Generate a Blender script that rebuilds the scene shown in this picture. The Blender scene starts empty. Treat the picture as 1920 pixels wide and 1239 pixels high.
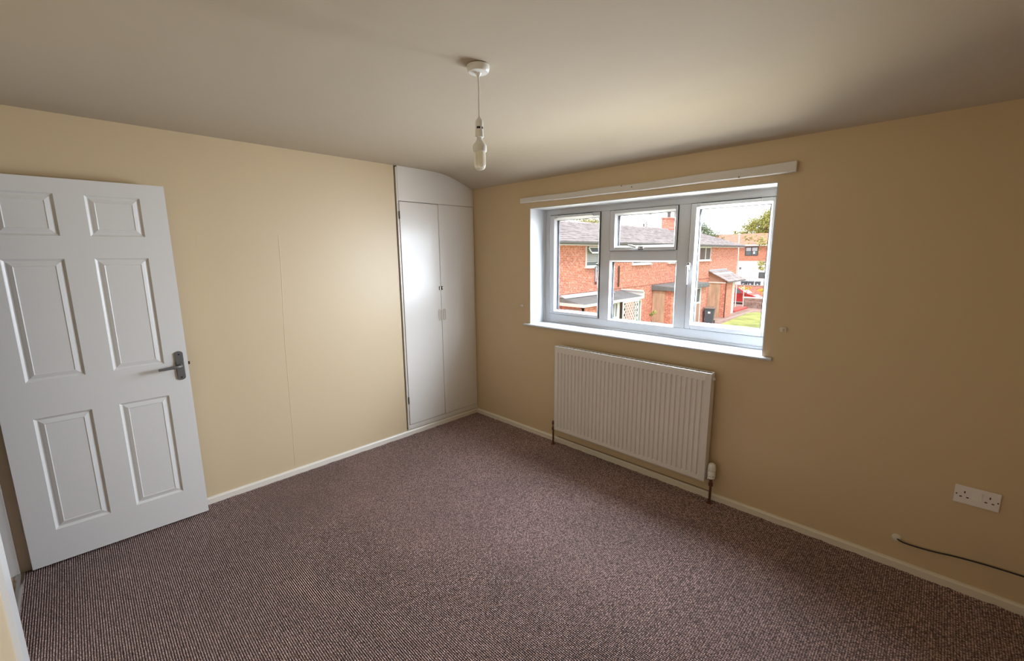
import bpy, math, random
from mathutils import Vector, Matrix
PI = math.pi
S = bpy.context.scene
COL = S.collection
random.seed(7)

# ------------------------------------------------------------------ camera
def make_camera():
    cd = bpy.data.cameras.new('camera')
    c = bpy.data.objects.new('camera', cd); COL.objects.link(c)
    yaw, pitch, roll, f = -0.7782, -0.1734, -0.0085, 815.31
    F = Vector((math.sin(yaw)*math.cos(pitch), math.cos(yaw)*math.cos(pitch), math.sin(pitch)))
    r = Vector((math.cos(yaw), -math.sin(yaw), 0)); u = r.cross(F)
    R = math.cos(roll)*r + math.sin(roll)*u; U = -math.sin(roll)*r + math.cos(roll)*u
    M = Matrix((R, U, -F)).transposed().to_4x4(); M.translation = Vector((3.2744, -2.7975, 1.6031))
    c.matrix_world = M
    cd.sensor_fit = 'HORIZONTAL'; cd.sensor_width = 36; cd.lens = 36*f/1920
    cd.clip_start = 0.02; cd.clip_end = 500
    S.camera = c
make_camera()

# ------------------------------------------------------------------ world, sun, exposure
SKY = 2.2
w = bpy.data.worlds.new('world'); S.world = w; w.use_nodes = True
bg = w.node_tree.nodes['Background']; bg.inputs[0].default_value = (0.96, 0.98, 1.0, 1); bg.inputs[1].default_value = SKY
sl = bpy.data.lights.new('sun', 'SUN'); sl.energy = 3.0; sl.angle = math.radians(14); sl.color = (1.0, 0.95, 0.86)
so = bpy.data.objects.new('sun', sl); COL.objects.link(so)
so.rotation_euler = Vector((0.55, -0.62, 1.15)).to_track_quat('Z', 'Y').to_euler()
# added fill lights in the window opening: cool ones like sky, warm ones like ground bounce
def window_fill(name, power, color, tilt, yaw, spread, y):
    # small area lights at each pane, unseen by the camera, added to brighten the room; the terrace on the left hides part of the sky, so the right panes give more
    strips = [(cx+dx, 0.20, z) for cx in (1.082, 2.289) for dx in (-0.1, 0.1) for z in (1.17, 1.26, 1.36, 1.45, 1.55, 1.64, 1.74, 1.83)]
    strips += [(1.672+dx, 0.235, z) for dx in (-0.1225, 0.1225) for z in (1.145, 1.245, 1.365, 1.475)]
    strips += [(1.684+dx, 0.205, z) for dx in (-0.1075, 0.1075) for z in (1.725, 1.82)]
    share = lambda cx: 0.45 if cx < 1.3 else (0.95 if cx < 2.0 else 1.45)
    tot = sum(wd*share(cx) for cx, wd, _ in strips)
    for (cx, wd, cz) in strips:
        l = bpy.data.lights.new(name, 'AREA'); l.shape = 'RECTANGLE'; l.size = wd; l.size_y = 0.09
        l.energy = power*wd*share(cx)/tot; l.color = color; l.spread = math.radians(spread)
        o = bpy.data.objects.new(name, l); COL.objects.link(o)
        o.location = (cx, y, cz); o.rotation_euler = (-PI/2+math.radians(tilt), 0, -math.radians(yaw))
        o.visible_camera = False
window_fill('sky_fill', 121, (0.80, 0.90, 1.06), 42, 13, 162, 0.286)
window_fill('ground_fill', 18, (1.0, 0.94, 0.80), -40, 0, 165, 0.272)
window_fill('sky_fill', 6.0, (0.80, 0.90, 1.06), 4, 24, 150, 0.045)
window_fill('ground_fill', 0.6, (1.0, 0.94, 0.80), -34, 0, 165, 0.045)
S.view_settings.view_transform = 'Standard'; S.view_settings.look = 'None'
S.view_settings.exposure = 0.0; S.view_settings.gamma = 1.0; S.view_settings.use_curve_mapping = False
S.cycles.use_denoising = True
S.cycles.max_bounces = 14; S.cycles.diffuse_bounces = 10; S.cycles.glossy_bounces = 4
S.cycles.transparent_max_bounces = 12; S.cycles.transmission_bounces = 6
S.cycles.caustics_reflective = False; S.cycles.caustics_refractive = False
S.cycles.sample_clamp_indirect = 8

# ------------------------------------------------------------------ materials
def mat(name, col, rough=0.5, metal=0.0, spec=0.5, noise=None, bump=None, coat=0):
    """noise=(scale, amount, [stretch]) varies the colour; bump=(scale, strength, distance, [stretch])"""
    m = bpy.data.materials.new(name); m.use_nodes = True
    nt = m.node_tree; b = nt.nodes['Principled BSDF']
    b.inputs['Base Color'].default_value = (*col, 1); b.inputs['Roughness'].default_value = rough
    b.inputs['Metallic'].default_value = metal; b.inputs['Specular IOR Level'].default_value = spec
    if coat: b.inputs['Coat Weight'].default_value = coat; b.inputs['Coat Roughness'].default_value = 0.08
    tc = nt.nodes.new('ShaderNodeTexCoord')
    def vec(st):
        if not st: return tc.outputs['Object']
        mp = nt.nodes.new('ShaderNodeMapping'); mp.inputs['Scale'].default_value = st
        nt.links.new(tc.outputs['Object'], mp.inputs[0]); return mp.outputs[0]
    if noise:
        n = nt.nodes.new('ShaderNodeTexNoise'); n.inputs['Scale'].default_value = noise[0]; n.inputs['Detail'].default_value = 5
        nt.links.new(vec(noise[2] if len(noise) > 2 else None), n.inputs['Vector'])
        r = nt.nodes.new('ShaderNodeValToRGB'); a = noise[1]
        r.color_ramp.elements[0].position = 0.3; r.color_ramp.elements[1].position = 0.7
        r.color_ramp.elements[0].color = (*[max(0, c*(1-a)) for c in col], 1)
        r.color_ramp.elements[1].color = (*[min(1, c*(1+a)) for c in col], 1)
        nt.links.new(n.outputs['Fac'], r.inputs[0]); nt.links.new(r.outputs[0], b.inputs['Base Color'])
    if bump:
        n = nt.nodes.new('ShaderNodeTexNoise'); n.inputs['Scale'].default_value = bump[0]; n.inputs['Detail'].default_value = 4
        nt.links.new(vec(bump[3] if len(bump) > 3 else None), n.inputs['Vector'])
        bp = nt.nodes.new('ShaderNodeBump'); bp.inputs['Strength'].default_value = bump[1]; bp.inputs['Distance'].default_value = bump[2]
        nt.links.new(n.outputs['Fac'], bp.inputs['Height']); nt.links.new(bp.outputs[0], b.inputs['Normal'])
    return m

def brick_mat(name, axes, c1, c2, mortar, bw=0.225, rh=0.075, ms=0.009):
    m = bpy.data.materials.new(name); m.use_nodes = True
    nt = m.node_tree; b = nt.nodes['Principled BSDF']; b.inputs['Roughness'].default_value = 0.9
    tc = nt.nodes.new('ShaderNodeTexCoord'); sp = nt.nodes.new('ShaderNodeSeparateXYZ'); cb = nt.nodes.new('ShaderNodeCombineXYZ')
    nt.links.new(tc.outputs['Object'], sp.inputs[0])
    nt.links.new(sp.outputs[axes[0]], cb.inputs[0]); nt.links.new(sp.outputs[axes[1]], cb.inputs[1])
    br = nt.nodes.new('ShaderNodeTexBrick'); br.inputs['Scale'].default_value = 1
    br.inputs['Brick Width'].default_value = bw; br.inputs['Row Height'].default_value = rh
    br.inputs['Mortar Size'].default_value = ms; br.inputs['Mortar Smooth'].default_value = 0.2
    br.inputs['Color1'].default_value = (*c1, 1); br.inputs['Color2'].default_value = (*c2, 1); br.inputs['Mortar'].default_value = (*mortar, 1)
    nt.links.new(cb.outputs[0], br.inputs['Vector'])
    # scattered pale bricks: white noise on the brick cell
    n = nt.nodes.new('ShaderNodeTexNoise'); n.inputs['Scale'].default_value = 7.5; n.inputs['Detail'].default_value = 1
    nt.links.new(cb.outputs[0], n.inputs['Vector'])
    rr = nt.nodes.new('ShaderNodeValToRGB'); rr.color_ramp.elements[0].position = 0.54; rr.color_ramp.elements[1].position = 0.60
    rr.color_ramp.elements[0].color = (0, 0, 0, 1); rr.color_ramp.elements[1].color = (0.34, 0.34, 0.34, 1)
    nt.links.new(n.outputs['Fac'], rr.inputs[0])
    mx = nt.nodes.new('ShaderNodeMixRGB'); mx.inputs[2].default_value = (*[min(1, x*1.3+.05) for x in mortar], 1)
    nt.links.new(rr.outputs[0], mx.inputs[0]); nt.links.new(br.outputs['Color'], mx.inputs[1]); nt.links.new(mx.outputs[0], b.inputs['Base Color'])
    bp = nt.nodes.new('ShaderNodeBump'); bp.inputs['Strength'].default_value = 0.6; bp.inputs['Distance'].default_value = 0.01; bp.invert = True
    nt.links.new(br.outputs['Fac'], bp.inputs['Height']); nt.links.new(bp.outputs[0], b.inputs['Normal'])
    return m

def glass_mat(name, tint=(1, 1, 1), refl=0.06):
    m = bpy.data.materials.new(name); m.use_nodes = True; nt = m.node_tree
    nt.nodes.remove(nt.nodes['Principled BSDF']); out = nt.nodes['Material Output']
    t = nt.nodes.new('ShaderNodeBsdfTransparent'); t.inputs[0].default_value = (*tint, 1)
    g = nt.nodes.new('ShaderNodeBsdfGlossy'); g.inputs['Roughness'].default_value = 0.0
    fr = nt.nodes.new('ShaderNodeFresnel'); fr.inputs[0].default_value = 1.45
    mx = nt.nodes.new('ShaderNodeMixShader')
    ge = nt.nodes.new('ShaderNodeNewGeometry'); inv = nt.nodes.new('ShaderNodeMath'); inv.operation = 'SUBTRACT'; inv.inputs[0].default_value = 1.0
    mu = nt.nodes.new('ShaderNodeMath'); mu.operation = 'MULTIPLY'
    nt.links.new(ge.outputs['Backfacing'], inv.inputs[1]); nt.links.new(inv.outputs[0], mu.inputs[0]); nt.links.new(fr.outputs[0], mu.inputs[1])
    nt.links.new(mu.outputs[0], mx.inputs[0]); nt.links.new(t.outputs[0], mx.inputs[1]); nt.links.new(g.outputs[0], mx.inputs[2])
    nt.links.new(mx.outputs[0], out.inputs[0])
    return m

M = {}
M['wall'] = mat('magnolia_emulsion', (0.60, 0.474, 0.298), 0.46, spec=0.55, noise=(1.3, 0.015), bump=(160, 0.12, 0.0012))
M['ceiling'] = mat('ceiling_emulsion', (0.50, 0.438, 0.345), 0.85, spec=0.2, bump=(1.6, 0.35, 0.03))
M['gloss_white'] = mat('white_gloss_paint', (0.70, 0.69, 0.665), 0.28, bump=(40, 0.06, 0.001))
M['skirting'] = mat('cream_satin_paint', (0.72, 0.67, 0.58), 0.35, bump=(25, 0.1, 0.002))
M['door'] = mat('white_moulded_door_paint', (0.70, 0.69, 0.665), 0.38, bump=(60, 0.10, 0.0015, (6, 6, 0.5)))
M['cupboard'] = mat('cream_gloss_paint', (0.69, 0.66, 0.60), 0.24, bump=(9, 0.05, 0.004, (1, 1, 0.35)))
M['upvc'] = mat('white_upvc', (0.60, 0.605, 0.61), 0.3)
M['bead'] = mat('white_glazing_bead', (0.66, 0.67, 0.68), 0.35)
M['gasket'] = mat('black_rubber_gasket', (0.02, 0.02, 0.022), 0.6)
M['glass'] = glass_mat('window_glass')
_g = M['glass_outer'] = bpy.data.materials.new('clear_outer_pane'); _g.use_nodes = True
_g.node_tree.nodes.remove(_g.node_tree.nodes['Principled BSDF']); _t = _g.node_tree.nodes.new('ShaderNodeBsdfTransparent'); _t.inputs[0].default_value = (0.97, 0.98, 0.98, 1)
_g.node_tree.links.new(_t.outputs[0], _g.node_tree.nodes['Material Output'].inputs[0])
M['reveal'] = mat('white_reveal_board', (0.56, 0.58, 0.60), 0.3)
M['radiator'] = mat('radiator_enamel', (0.70, 0.68, 0.65), 0.3)
M['grey_handle'] = mat('satin_graphite_metal', (0.15, 0.145, 0.14), 0.42, metal=0.3)
M['chrome'] = mat('worn_chrome', (0.6, 0.58, 0.55), 0.25, metal=1)
M['copper'] = mat('dull_copper_pipe', (0.16, 0.07, 0.05), 0.45, metal=0.6)
M['plastic'] = mat('white_plastic', (0.80, 0.80, 0.77), 0.35)
M['socket'] = mat('socket_plastic', (0.80, 0.76, 0.76), 0.3)
M['dark'] = mat('dark_slot', (0.01, 0.01, 0.01), 0.7)
M['black'] = mat('black_cable_sheath', (0.015, 0.013, 0.016), 0.45)
M['brass'] = mat('tarnished_brass', (0.10, 0.075, 0.05), 0.25, metal=0.9)
M['hall_carpet'] = mat('pink_beige_hall_carpet', (0.50, 0.36, 0.29), 0.95, noise=(120, 0.15), bump=(300, 0.5, 0.003))
M['tube'] = mat('lamp_tube_glass', (0.85, 0.80, 0.68), 0.15)
M['tube_clear'] = glass_mat('lamp_envelope', (0.93, 0.90, 0.84))
_m = M['tube_clear'] = mat('lamp_envelope', (0.85, 0.82, 0.74), 0.15)
_m.node_tree.nodes['Principled BSDF'].inputs['Alpha'].default_value = 0.42
M['underlay'] = mat('screeded_floor', (0.25, 0.22, 0.20), 0.9, noise=(3, 0.1))

def carpet_mat():
    m = bpy.data.materials.new('ribbed_loop_carpet'); m.use_nodes = True; nt = m.node_tree; b = nt.nodes['Principled BSDF']
    b.inputs['Roughness'].default_value = 0.55; b.inputs['Specular IOR Level'].default_value = 0.6
    b.inputs['Sheen Weight'].default_value = 0.25; b.inputs['Sheen Roughness'].default_value = 0.4
    b.inputs['Sheen Tint'].default_value = (0.9, 0.75, 0.75, 1)
    tc = nt.nodes.new('ShaderNodeTexCoord')
    mp = nt.nodes.new('ShaderNodeMapping'); mp.inputs['Scale'].default_value = (0.42, 1, 1); nt.links.new(tc.outputs['Object'], mp.inputs[0])
    n = nt.nodes.new('ShaderNodeTexNoise'); n.inputs['Scale'].default_value = 270; n.inputs['Detail'].default_value = 2; nt.links.new(mp.outputs[0], n.inputs['Vector'])
    r = nt.nodes.new('ShaderNodeValToRGB'); e = r.color_ramp.elements
    e[0].position = 0.40; e[0].color = (0.075, 0.038, 0.033, 1)
    e[1].position = 0.60; e[1].color = (0.64, 0.445, 0.40, 1)
    k = e.new(0.5); k.color = (0.255, 0.155, 0.138, 1)
    nt.links.new(n.outputs['Fac'], r.inputs[0])
    # yarn loops along each row: light crown, dark gap
    lw_ = nt.nodes.new('ShaderNodeTexWave'); lw_.bands_direction = 'X'; lw_.inputs['Scale'].default_value = 36; lw_.inputs['Distortion'].default_value = 1.6
    lw_.inputs['Detail'].default_value = 1; lw_.inputs['Detail Scale'].default_value = 9
    nt.links.new(tc.outputs['Object'], lw_.inputs['Vector'])
    lm = nt.nodes.new('ShaderNodeMapRange'); lm.inputs[3].default_value = 0.35; lm.inputs[4].default_value = 1.35; nt.links.new(lw_.outputs['Fac'], lm.inputs[0])
    lp = nt.nodes.new('ShaderNodeVectorMath'); lp.operation = 'SCALE'; nt.links.new(r.outputs[0], lp.inputs[0]); nt.links.new(lm.outputs[0], lp.inputs['Scale'])
    n2 = nt.nodes.new('ShaderNodeTexNoise'); n2.inputs['Scale'].default_value = 1.6; n2.inputs['Detail'].default_value = 3; nt.links.new(tc.outputs['Object'], n2.inputs['Vector'])
    mr = nt.nodes.new('ShaderNodeMapRange'); mr.inputs[1].default_value = 0.3; mr.inputs[2].default_value = 0.7; mr.inputs[3].default_value = 0.86; mr.inputs[4].default_value = 1.14
    nt.links.new(n2.outputs['Fac'], mr.inputs[0])
    # groove shade put into the colour, over darker backing between the loop rows
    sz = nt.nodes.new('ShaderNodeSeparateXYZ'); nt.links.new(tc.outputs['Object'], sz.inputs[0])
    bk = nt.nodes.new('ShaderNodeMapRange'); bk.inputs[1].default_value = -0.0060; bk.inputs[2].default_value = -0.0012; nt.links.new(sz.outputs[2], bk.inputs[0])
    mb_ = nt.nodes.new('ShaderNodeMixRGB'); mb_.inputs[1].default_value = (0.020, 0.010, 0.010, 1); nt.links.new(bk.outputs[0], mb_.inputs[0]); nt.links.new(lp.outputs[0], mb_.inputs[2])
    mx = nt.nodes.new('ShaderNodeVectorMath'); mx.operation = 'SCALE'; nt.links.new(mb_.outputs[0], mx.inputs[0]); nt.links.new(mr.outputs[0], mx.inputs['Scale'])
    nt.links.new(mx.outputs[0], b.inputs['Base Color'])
    wv = nt.nodes.new('ShaderNodeTexWave'); wv.bands_direction = 'X'; wv.inputs['Scale'].default_value = 36; wv.inputs['Distortion'].default_value = 2.2
    wv.inputs['Detail'].default_value = 1; wv.inputs['Detail Scale'].default_value = 60
    nt.links.new(tc.outputs['Object'], wv.inputs['Vector'])
    bp = nt.nodes.new('ShaderNodeBump'); bp.inputs['Strength'].default_value = 0.5; bp.inputs['Distance'].default_value = 0.003
    nt.links.new(wv.outputs['Fac'], bp.inputs['Height']); nt.links.new(bp.outputs[0], b.inputs['Normal'])
    return m
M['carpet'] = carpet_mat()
# outside
BR = ((0.72, 0.24, 0.155), (0.52, 0.145, 0.095), (0.66, 0.44, 0.36))
M['brick_x'] = brick_mat('red_brick_long_wall', (1, 2), *BR)
M['brick_y'] = brick_mat('red_brick_end_wall', (0, 2), *BR)
M['brick_low'] = brick_mat('weathered_garden_brick', (0, 2), (0.36, 0.20, 0.17), (0.25, 0.16, 0.15), (0.40, 0.34, 0.31))
M['brick_far'] = brick_mat('orange_brick_far_house', (0, 2), (0.60, 0.20, 0.11), (0.52, 0.17, 0.10), (0.55, 0.33, 0.24))
M['render_white'] = mat('white_painted_render', (0.75, 0.75, 0.76), 0.8)
M['tile_grey'] = mat('grey_brown_concrete_tile', (0.36, 0.32, 0.33), 0.85, noise=(2.5, 0.3))
M['tile_red'] = mat('pinkish_red_tile', (0.55, 0.27, 0.20), 0.85, noise=(2, 0.12))
M['felt'] = mat('grey_roofing_felt', (0.19, 0.20, 0.215), 0.8, noise=(4, 0.15))
M['lead'] = mat('pale_lead_flashing', (0.45, 0.49, 0.55), 0.5)
M['board'] = mat('tan_boarding', (0.56, 0.40, 0.29), 0.8, noise=(6, 0.2, (1, 1, 0.2)))
M['pink_board'] = mat('pinkish_brown_weatherboard', (0.44, 0.26, 0.20), 0.8, noise=(5, 0.1, (1, 1, 6)))
M['fascia'] = mat('white_fascia', (0.80, 0.80, 0.80), 0.5)
M['gutter'] = mat('dark_grey_gutter', (0.13, 0.13, 0.14), 0.5)
M['pipe_dark'] = mat('dark_downpipe', (0.10, 0.06, 0.05), 0.5)
M['bin'] = mat('slate_grey_bin_plastic', (0.085, 0.10, 0.13), 0.5)
M['bin_lid'] = mat('brown_bin_lid', (0.22, 0.15, 0.12), 0.6)
M['label'] = mat('white_label', (0.8, 0.8, 0.8), 0.5)
M['grass'] = mat('lawn_grass', (0.36, 0.40, 0.13), 0.95, noise=(1.2, 0.35), bump=(30, 0.8, 0.03))
M['paving'] = mat('pinkish_paving', (0.36, 0.25, 0.22), 0.9, noise=(1.5, 0.2))
M['slab'] = mat('concrete_slab', (0.42, 0.33, 0.30), 0.9, noise=(3, 0.15))
M['red_step'] = mat('red_painted_step', (0.55, 0.10, 0.09), 0.6)
M['car_red'] = mat('red_car_paint', (0.55, 0.02, 0.03), 0.25, coat=1)
M['car_glass'] = mat('tinted_car_glass', (0.12, 0.15, 0.17), 0.08)
M['tyre'] = mat('black_tyre', (0.02, 0.02, 0.02), 0.8)
M['hub'] = mat('silver_wheel', (0.5, 0.5, 0.5), 0.3, metal=0.8)
M['win_dark'] = mat('dim_window_glass', (0.10, 0.12, 0.13), 0.06)
M['blind'] = mat('pale_blind', (0.55, 0.56, 0.58), 0.7)
M['black_frame'] = mat('dark_window_frame', (0.06, 0.055, 0.055), 0.4)
M['leaf_green'] = mat('green_leaves', (0.16, 0.21, 0.10), 0.6, noise=(0.9, 0.3))
M['leaf_yellow'] = mat('yellow_green_leaves', (0.34, 0.34, 0.07), 0.6, noise=(0.9, 0.3))
M['leaf_pale'] = mat('pale_leaves', (0.40, 0.38, 0.14), 0.6, noise=(3, 0.4))  # pale yellow-green leaf colour
M['flower'] = mat('yellow_flowers', (0.75, 0.62, 0.06), 0.6, noise=(9, 0.3))
M['bark'] = mat('grey_brown_bark', (0.16, 0.12, 0.09), 0.9, noise=(8, 0.2))
M['pole_white'] = mat('white_pole_paint', (0.75, 0.75, 0.75), 0.5)
M['our_wall'] = brick_mat('own_house_brick', (0, 2), *BR)

# ------------------------------------------------------------------ mesh building
class MB:
    def __init__(s): s.v = []; s.f = []; s.mi = []; s.k = 0
    def add(s, vs, fs):
        o = len(s.v); s.v += [tuple(p) for p in vs]; s.f += [tuple(i+o for i in f) for f in fs]; s.mi += [s.k]*len(fs); return s
    def box(s, x0, x1, y0, y1, z0, z1):
        x0, x1 = sorted((x0, x1)); y0, y1 = sorted((y0, y1)); z0, z1 = sorted((z0, z1))
        return s.add([(x0,y0,z0),(x1,y0,z0),(x1,y1,z0),(x0,y1,z0),(x0,y0,z1),(x1,y0,z1),(x1,y1,z1),(x0,y1,z1)],
                     [(0,3,2,1),(4,5,6,7),(0,1,5,4),(1,2,6,5),(2,3,7,6),(3,0,4,7)])
    def prism(s, poly, axis, a, b):
        """poly: list of 2d points in the two other axes (cyclic order); extruded along axis from a to b"""
        def P(p, t):
            if axis == 0: return (t, p[0], p[1])
            if axis == 1: return (p[0], t, p[1])
            return (p[0], p[1], t)
        n = len(poly)
        fs = [tuple(range(n))[::-1], tuple(range(n, 2*n))] + [(i, (i+1) % n, (i+1) % n+n, i+n) for i in range(n)]
        return s.add([P(p, a) for p in poly]+[P(p, b) for p in poly], fs)
    def lathe(s, prof, c=(0, 0, 0), axis=2, n=24, cap=True):
        """prof: [(r, h)...]"""
        o = len(s.v)
        def P(r, t, h):
            a, b = r*math.cos(t), r*math.sin(t)
            if axis == 2: q = (a, b, h)
            elif axis == 1: q = (a, h, b)
            else: q = (h, a, b)
            return (c[0]+q[0], c[1]+q[1], c[2]+q[2])
        vs = [P(r, 2*PI*i/n, h) for r, h in prof for i in range(n)]
        fs = [(j*n+i, j*n+(i+1) % n, (j+1)*n+(i+1) % n, (j+1)*n+i) for j in range(len(prof)-1) for i in range(n)]
        if cap: fs += [tuple(range(n))[::-1], tuple((len(prof)-1)*n+i for i in range(n))]
        return s.add(vs, fs)
    def tube(s, pts, r, n=8, closed=False):
        pts = [Vector(p) for p in pts]; L = len(pts); rs = r if isinstance(r, (list, tuple)) else [r]*L
        vs = []; prev = None
        for i, p in enumerate(pts):
            if closed: t = pts[(i+1) % L]-pts[i-1]
            else: t = (pts[min(i+1, L-1)]-pts[max(i-1, 0)])
            t.normalize()
            if prev is None:
                a = Vector((0, 0, 1)) if abs(t.z) < .9 else Vector((1, 0, 0)); u = t.cross(a).normalized()
            else: u = (prev-t*prev.dot(t)).normalized()
            prev = u; v = t.cross(u)
            vs += [p+(u*math.cos(2*PI*k/n)+v*math.sin(2*PI*k/n))*rs[i] for k in range(n)]
        m = L if closed else L-1
        fs = [(i*n+k, i*n+(k+1) % n, ((i+1) % L)*n+(k+1) % n, ((i+1) % L)*n+k) for i in range(m) for k in range(n)]
        if not closed: fs += [tuple(range(n))[::-1], tuple((L-1)*n+k for k in range(n))]
        return s.add(vs, fs)
    def obj(s, name, m, parent=None, smooth=False, bevel=0, local=False, root=None):
        me = bpy.data.meshes.new(name)
        v = s.v
        if parent is not None and not local:
            r = root_of(parent); l = r.location
            v = [(p[0]-l.x, p[1]-l.y, p[2]-l.z) for p in v]
        me.from_pydata(v, [], s.f)
        ms = m if isinstance(m, (list, tuple)) else [m]
        for q in ms: me.materials.append(q if not isinstance(q, str) else M[q])
        if len(ms) > 1: me.polygons.foreach_set('material_index', s.mi)
        if smooth:
            me.polygons.foreach_set('use_smooth', [True]*len(me.polygons))
            try: me.set_sharp_from_angle(angle=math.radians(40))
            except Exception: pass
        me.update()
        fix_normals(me)
        o = bpy.data.objects.new(name, me); COL.objects.link(o)
        if parent is not None: o.parent = parent
        if bevel:
            b = o.modifiers.new('bevel', 'BEVEL'); b.width = bevel; b.segments = 2; b.limit_method = 'ANGLE'; b.angle_limit = math.radians(35)
        return o
import bmesh
def fix_normals(me):
    if len(me.polygons) > 60000: return
    bm = bmesh.new(); bm.from_mesh(me); bmesh.ops.recalc_face_normals(bm, faces=bm.faces); bm.to_mesh(me); bm.free()
def root_of(o):
    while o.parent is not None: o = o.parent
    return o
def tag(o, label=None, cat=None, group=None, kind=None):
    if label: o['label'] = label
    if cat: o['category'] = cat
    if group: o['group'] = group
    if kind: o['kind'] = kind
    return o
def thing(name, label, cat, loc, group=None, rz=0):
    e = bpy.data.objects.new(name, None); e.empty_display_size = 0.1; COL.objects.link(e)
    e.location = loc; e.rotation_euler = (0, 0, rz)
    return tag(e, label, cat, group)
def struct(name, mb, m, label=None, cat=None, **k):
    o = mb.obj(name, m, **k)
    return tag(o, label, cat, kind='structure')

# ------------------------------------------------------------------ room shell
RX, BY, H, HW = 4.05, -3.117, 2.322, 2.2048
XL, XR, ZB, ZT, WD = 0.739, 2.577, 1.0026, 1.9829, 0.196   # window opening and depth to the frame
TH = 0.29
struct('wall_left', MB().box(-0.14, 0, -4.4, -0.830, -0.1, 2.45), 'wall', 'cream painted wall between the door and the white cupboard', 'wall')
wb = MB()
wb.box(-0.7, XL, 0, TH, -0.3, 2.45).box(XR, RX+0.15, 0, TH, -0.3, 2.45).box(XL, XR, 0, TH, -0.3, ZB-0.012).box(XL, XR, 0, TH, ZT, 2.45)
struct('wall_window', wb, 'wall', 'cream painted wall with the window and radiator', 'wall')
struct('wall_right', MB().box(RX, RX+0.15, -4.4, 0, -0.1, 2.45), 'wall', 'cream painted wall at the right, outside the frame', 'wall')
DX0, DX1, DH = 0.052, 0.822, 2.005
bw = MB().box(DX1+0.03, RX, BY-0.11, BY, -0.1, 2.45).box(0, DX1+0.03, BY-0.11, BY, DH+0.03, 2.45).box(0.0, DX0-0.03, BY-0.11, BY, -0.1, DH+0.03)
struct('wall_back', bw, 'wall', 'cream painted wall holding the doorway', 'wall')
sm_ = MB()
for (ya, za, yb_, zb_) in ((-1.788, 0.06, -1.7805, 0.370), (-1.7805, 0.370, -1.773, 1.008), (-1.773, 1.008, -1.752, 1.458), (-1.752, 1.458, -1.7457, 1.75)):
    sm_.add([(0.0, ya-0.003, za), (0.0, ya+0.003, za), (0.0, yb_+0.003, zb_), (0.0, yb_-0.003, zb_), (0.0014, ya, za), (0.0014, yb_, zb_)],
            [(0, 4, 5, 3), (4, 1, 2, 5), (0, 1, 4), (3, 5, 2)])
sm_.obj('paper_seam', 'wall', bpy.data.objects['wall_left'], smooth=True)['label'] = 'faint vertical wallpaper seam'
# ceiling: flat, then sweeping down to the window wall
prof = [(-4.4, H), (-0.62, H), (-0.52, H-0.001), (-0.44, H-0.004), (-0.36, H-0.011), (-0.28, H-0.024), (-0.20, H-0.047), (-0.12, H-0.074), (-0.05, H-0.100), (0.02, H-0.124)]
nx = 30; cv = []; cf = []
xs = [-0.6+(RX+0.6)*i/nx for i in range(nx+1)]
for x in xs:
    for (y, z) in prof: cv.append((x, y, z))
n = len(prof)
for i in range(nx):
    for j in range(n-1): cf.append((i*n+j, i*n+j+1, (i+1)*n+j+1, (i+1)*n+j))
mb = MB(); mb.add(cv, cf); mb.box(-0.7, RX+0.15, -4.4, TH, 2.40, 2.52)
ceil = struct('ceiling', mb, 'ceiling', 'off-white ceiling curving down towards the window wall', 'ceiling', smooth=True)
struct('floor', MB().box(-0.7, RX+0.15, -3.150, TH, -0.15, -0.008), 'underlay', 'floor under the ribbed carpet', 'floor')
struct('floor_hall', MB().box(-0.7, RX+0.15, -4.4, -3.180, -0.15, 0.0), 'hall_carpet', 'pinkish beige floor beyond the doorway', 'floor')
hw = MB().box(-0.7, RX+0.15, -4.5, -4.4, -0.1, 2.45).box(-0.7, -0.14, -4.4, -3.3, 1.9, 2.45).box(-0.74, -0.7, -4.4, -3.3, -.1, 2.45)
struct('wall_hall', hw, 'wall', 'cream wall of the landing beyond the doorway', 'wall')

# carpet ribs (real rolled rows of loops)
p = 0.0086; cvs = []; cfs = []; y = -3.148; k = 0
rp = [(-0.5, -0.0040), (-0.36, 0.0022), (-0.20, 0.0042), (0, 0.0047), (0.20, 0.0042), (0.36, 0.0022)]
X0, X1 = 0.006, RX-0.002
rows = []
while y < -0.012:
    for a, h in rp:
        yy = y+a*p
        lim = X0 if yy > BY else DX0
        rows.append((yy, h-0.0045, X0 if yy > BY-0.001 else DX0+0.002, X1 if yy > BY-0.001 else DX1-0.002))
    y += p
segs = 160
for (yy, z, a, b) in rows:
    for s_ in range(segs+1):
        t = s_/segs; x = a+(b-a)*t
        e_ = min(max(0, (yy+0.040)/0.030), 1); g_ = min(max(0, (0.035-x)/0.03), 1)
        zz = z+max(e_, g_)*(0.004+0.006*max(0, math.sin(x*23+yy*11)*math.sin(x*61+yy*37+1)))
        cvs.append((x, yy+0.0012*math.sin(x*3.1+yy*2), zz))
for r_ in range(len(rows)-1):
    for s_ in range(segs):
        i = r_*(segs+1)+s_; cfs.append((i, i+1, i+segs+2, i+segs+1))
cp = MB(); cp.add(cvs, cfs)
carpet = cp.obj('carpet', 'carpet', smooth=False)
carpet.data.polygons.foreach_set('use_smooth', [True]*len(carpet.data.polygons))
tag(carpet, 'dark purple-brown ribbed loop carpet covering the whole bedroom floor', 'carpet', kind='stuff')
thr = MB().prism([(-3.182, 0.0), (-3.172, 0.006), (-3.158, 0.006), (-3.148, 0.0)], 0, DX0, DX1)
tag(thr.obj('threshold_strip', 'chrome'), 'narrow pale metal threshold strip across the doorway at the carpet edge', 'threshold')

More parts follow.
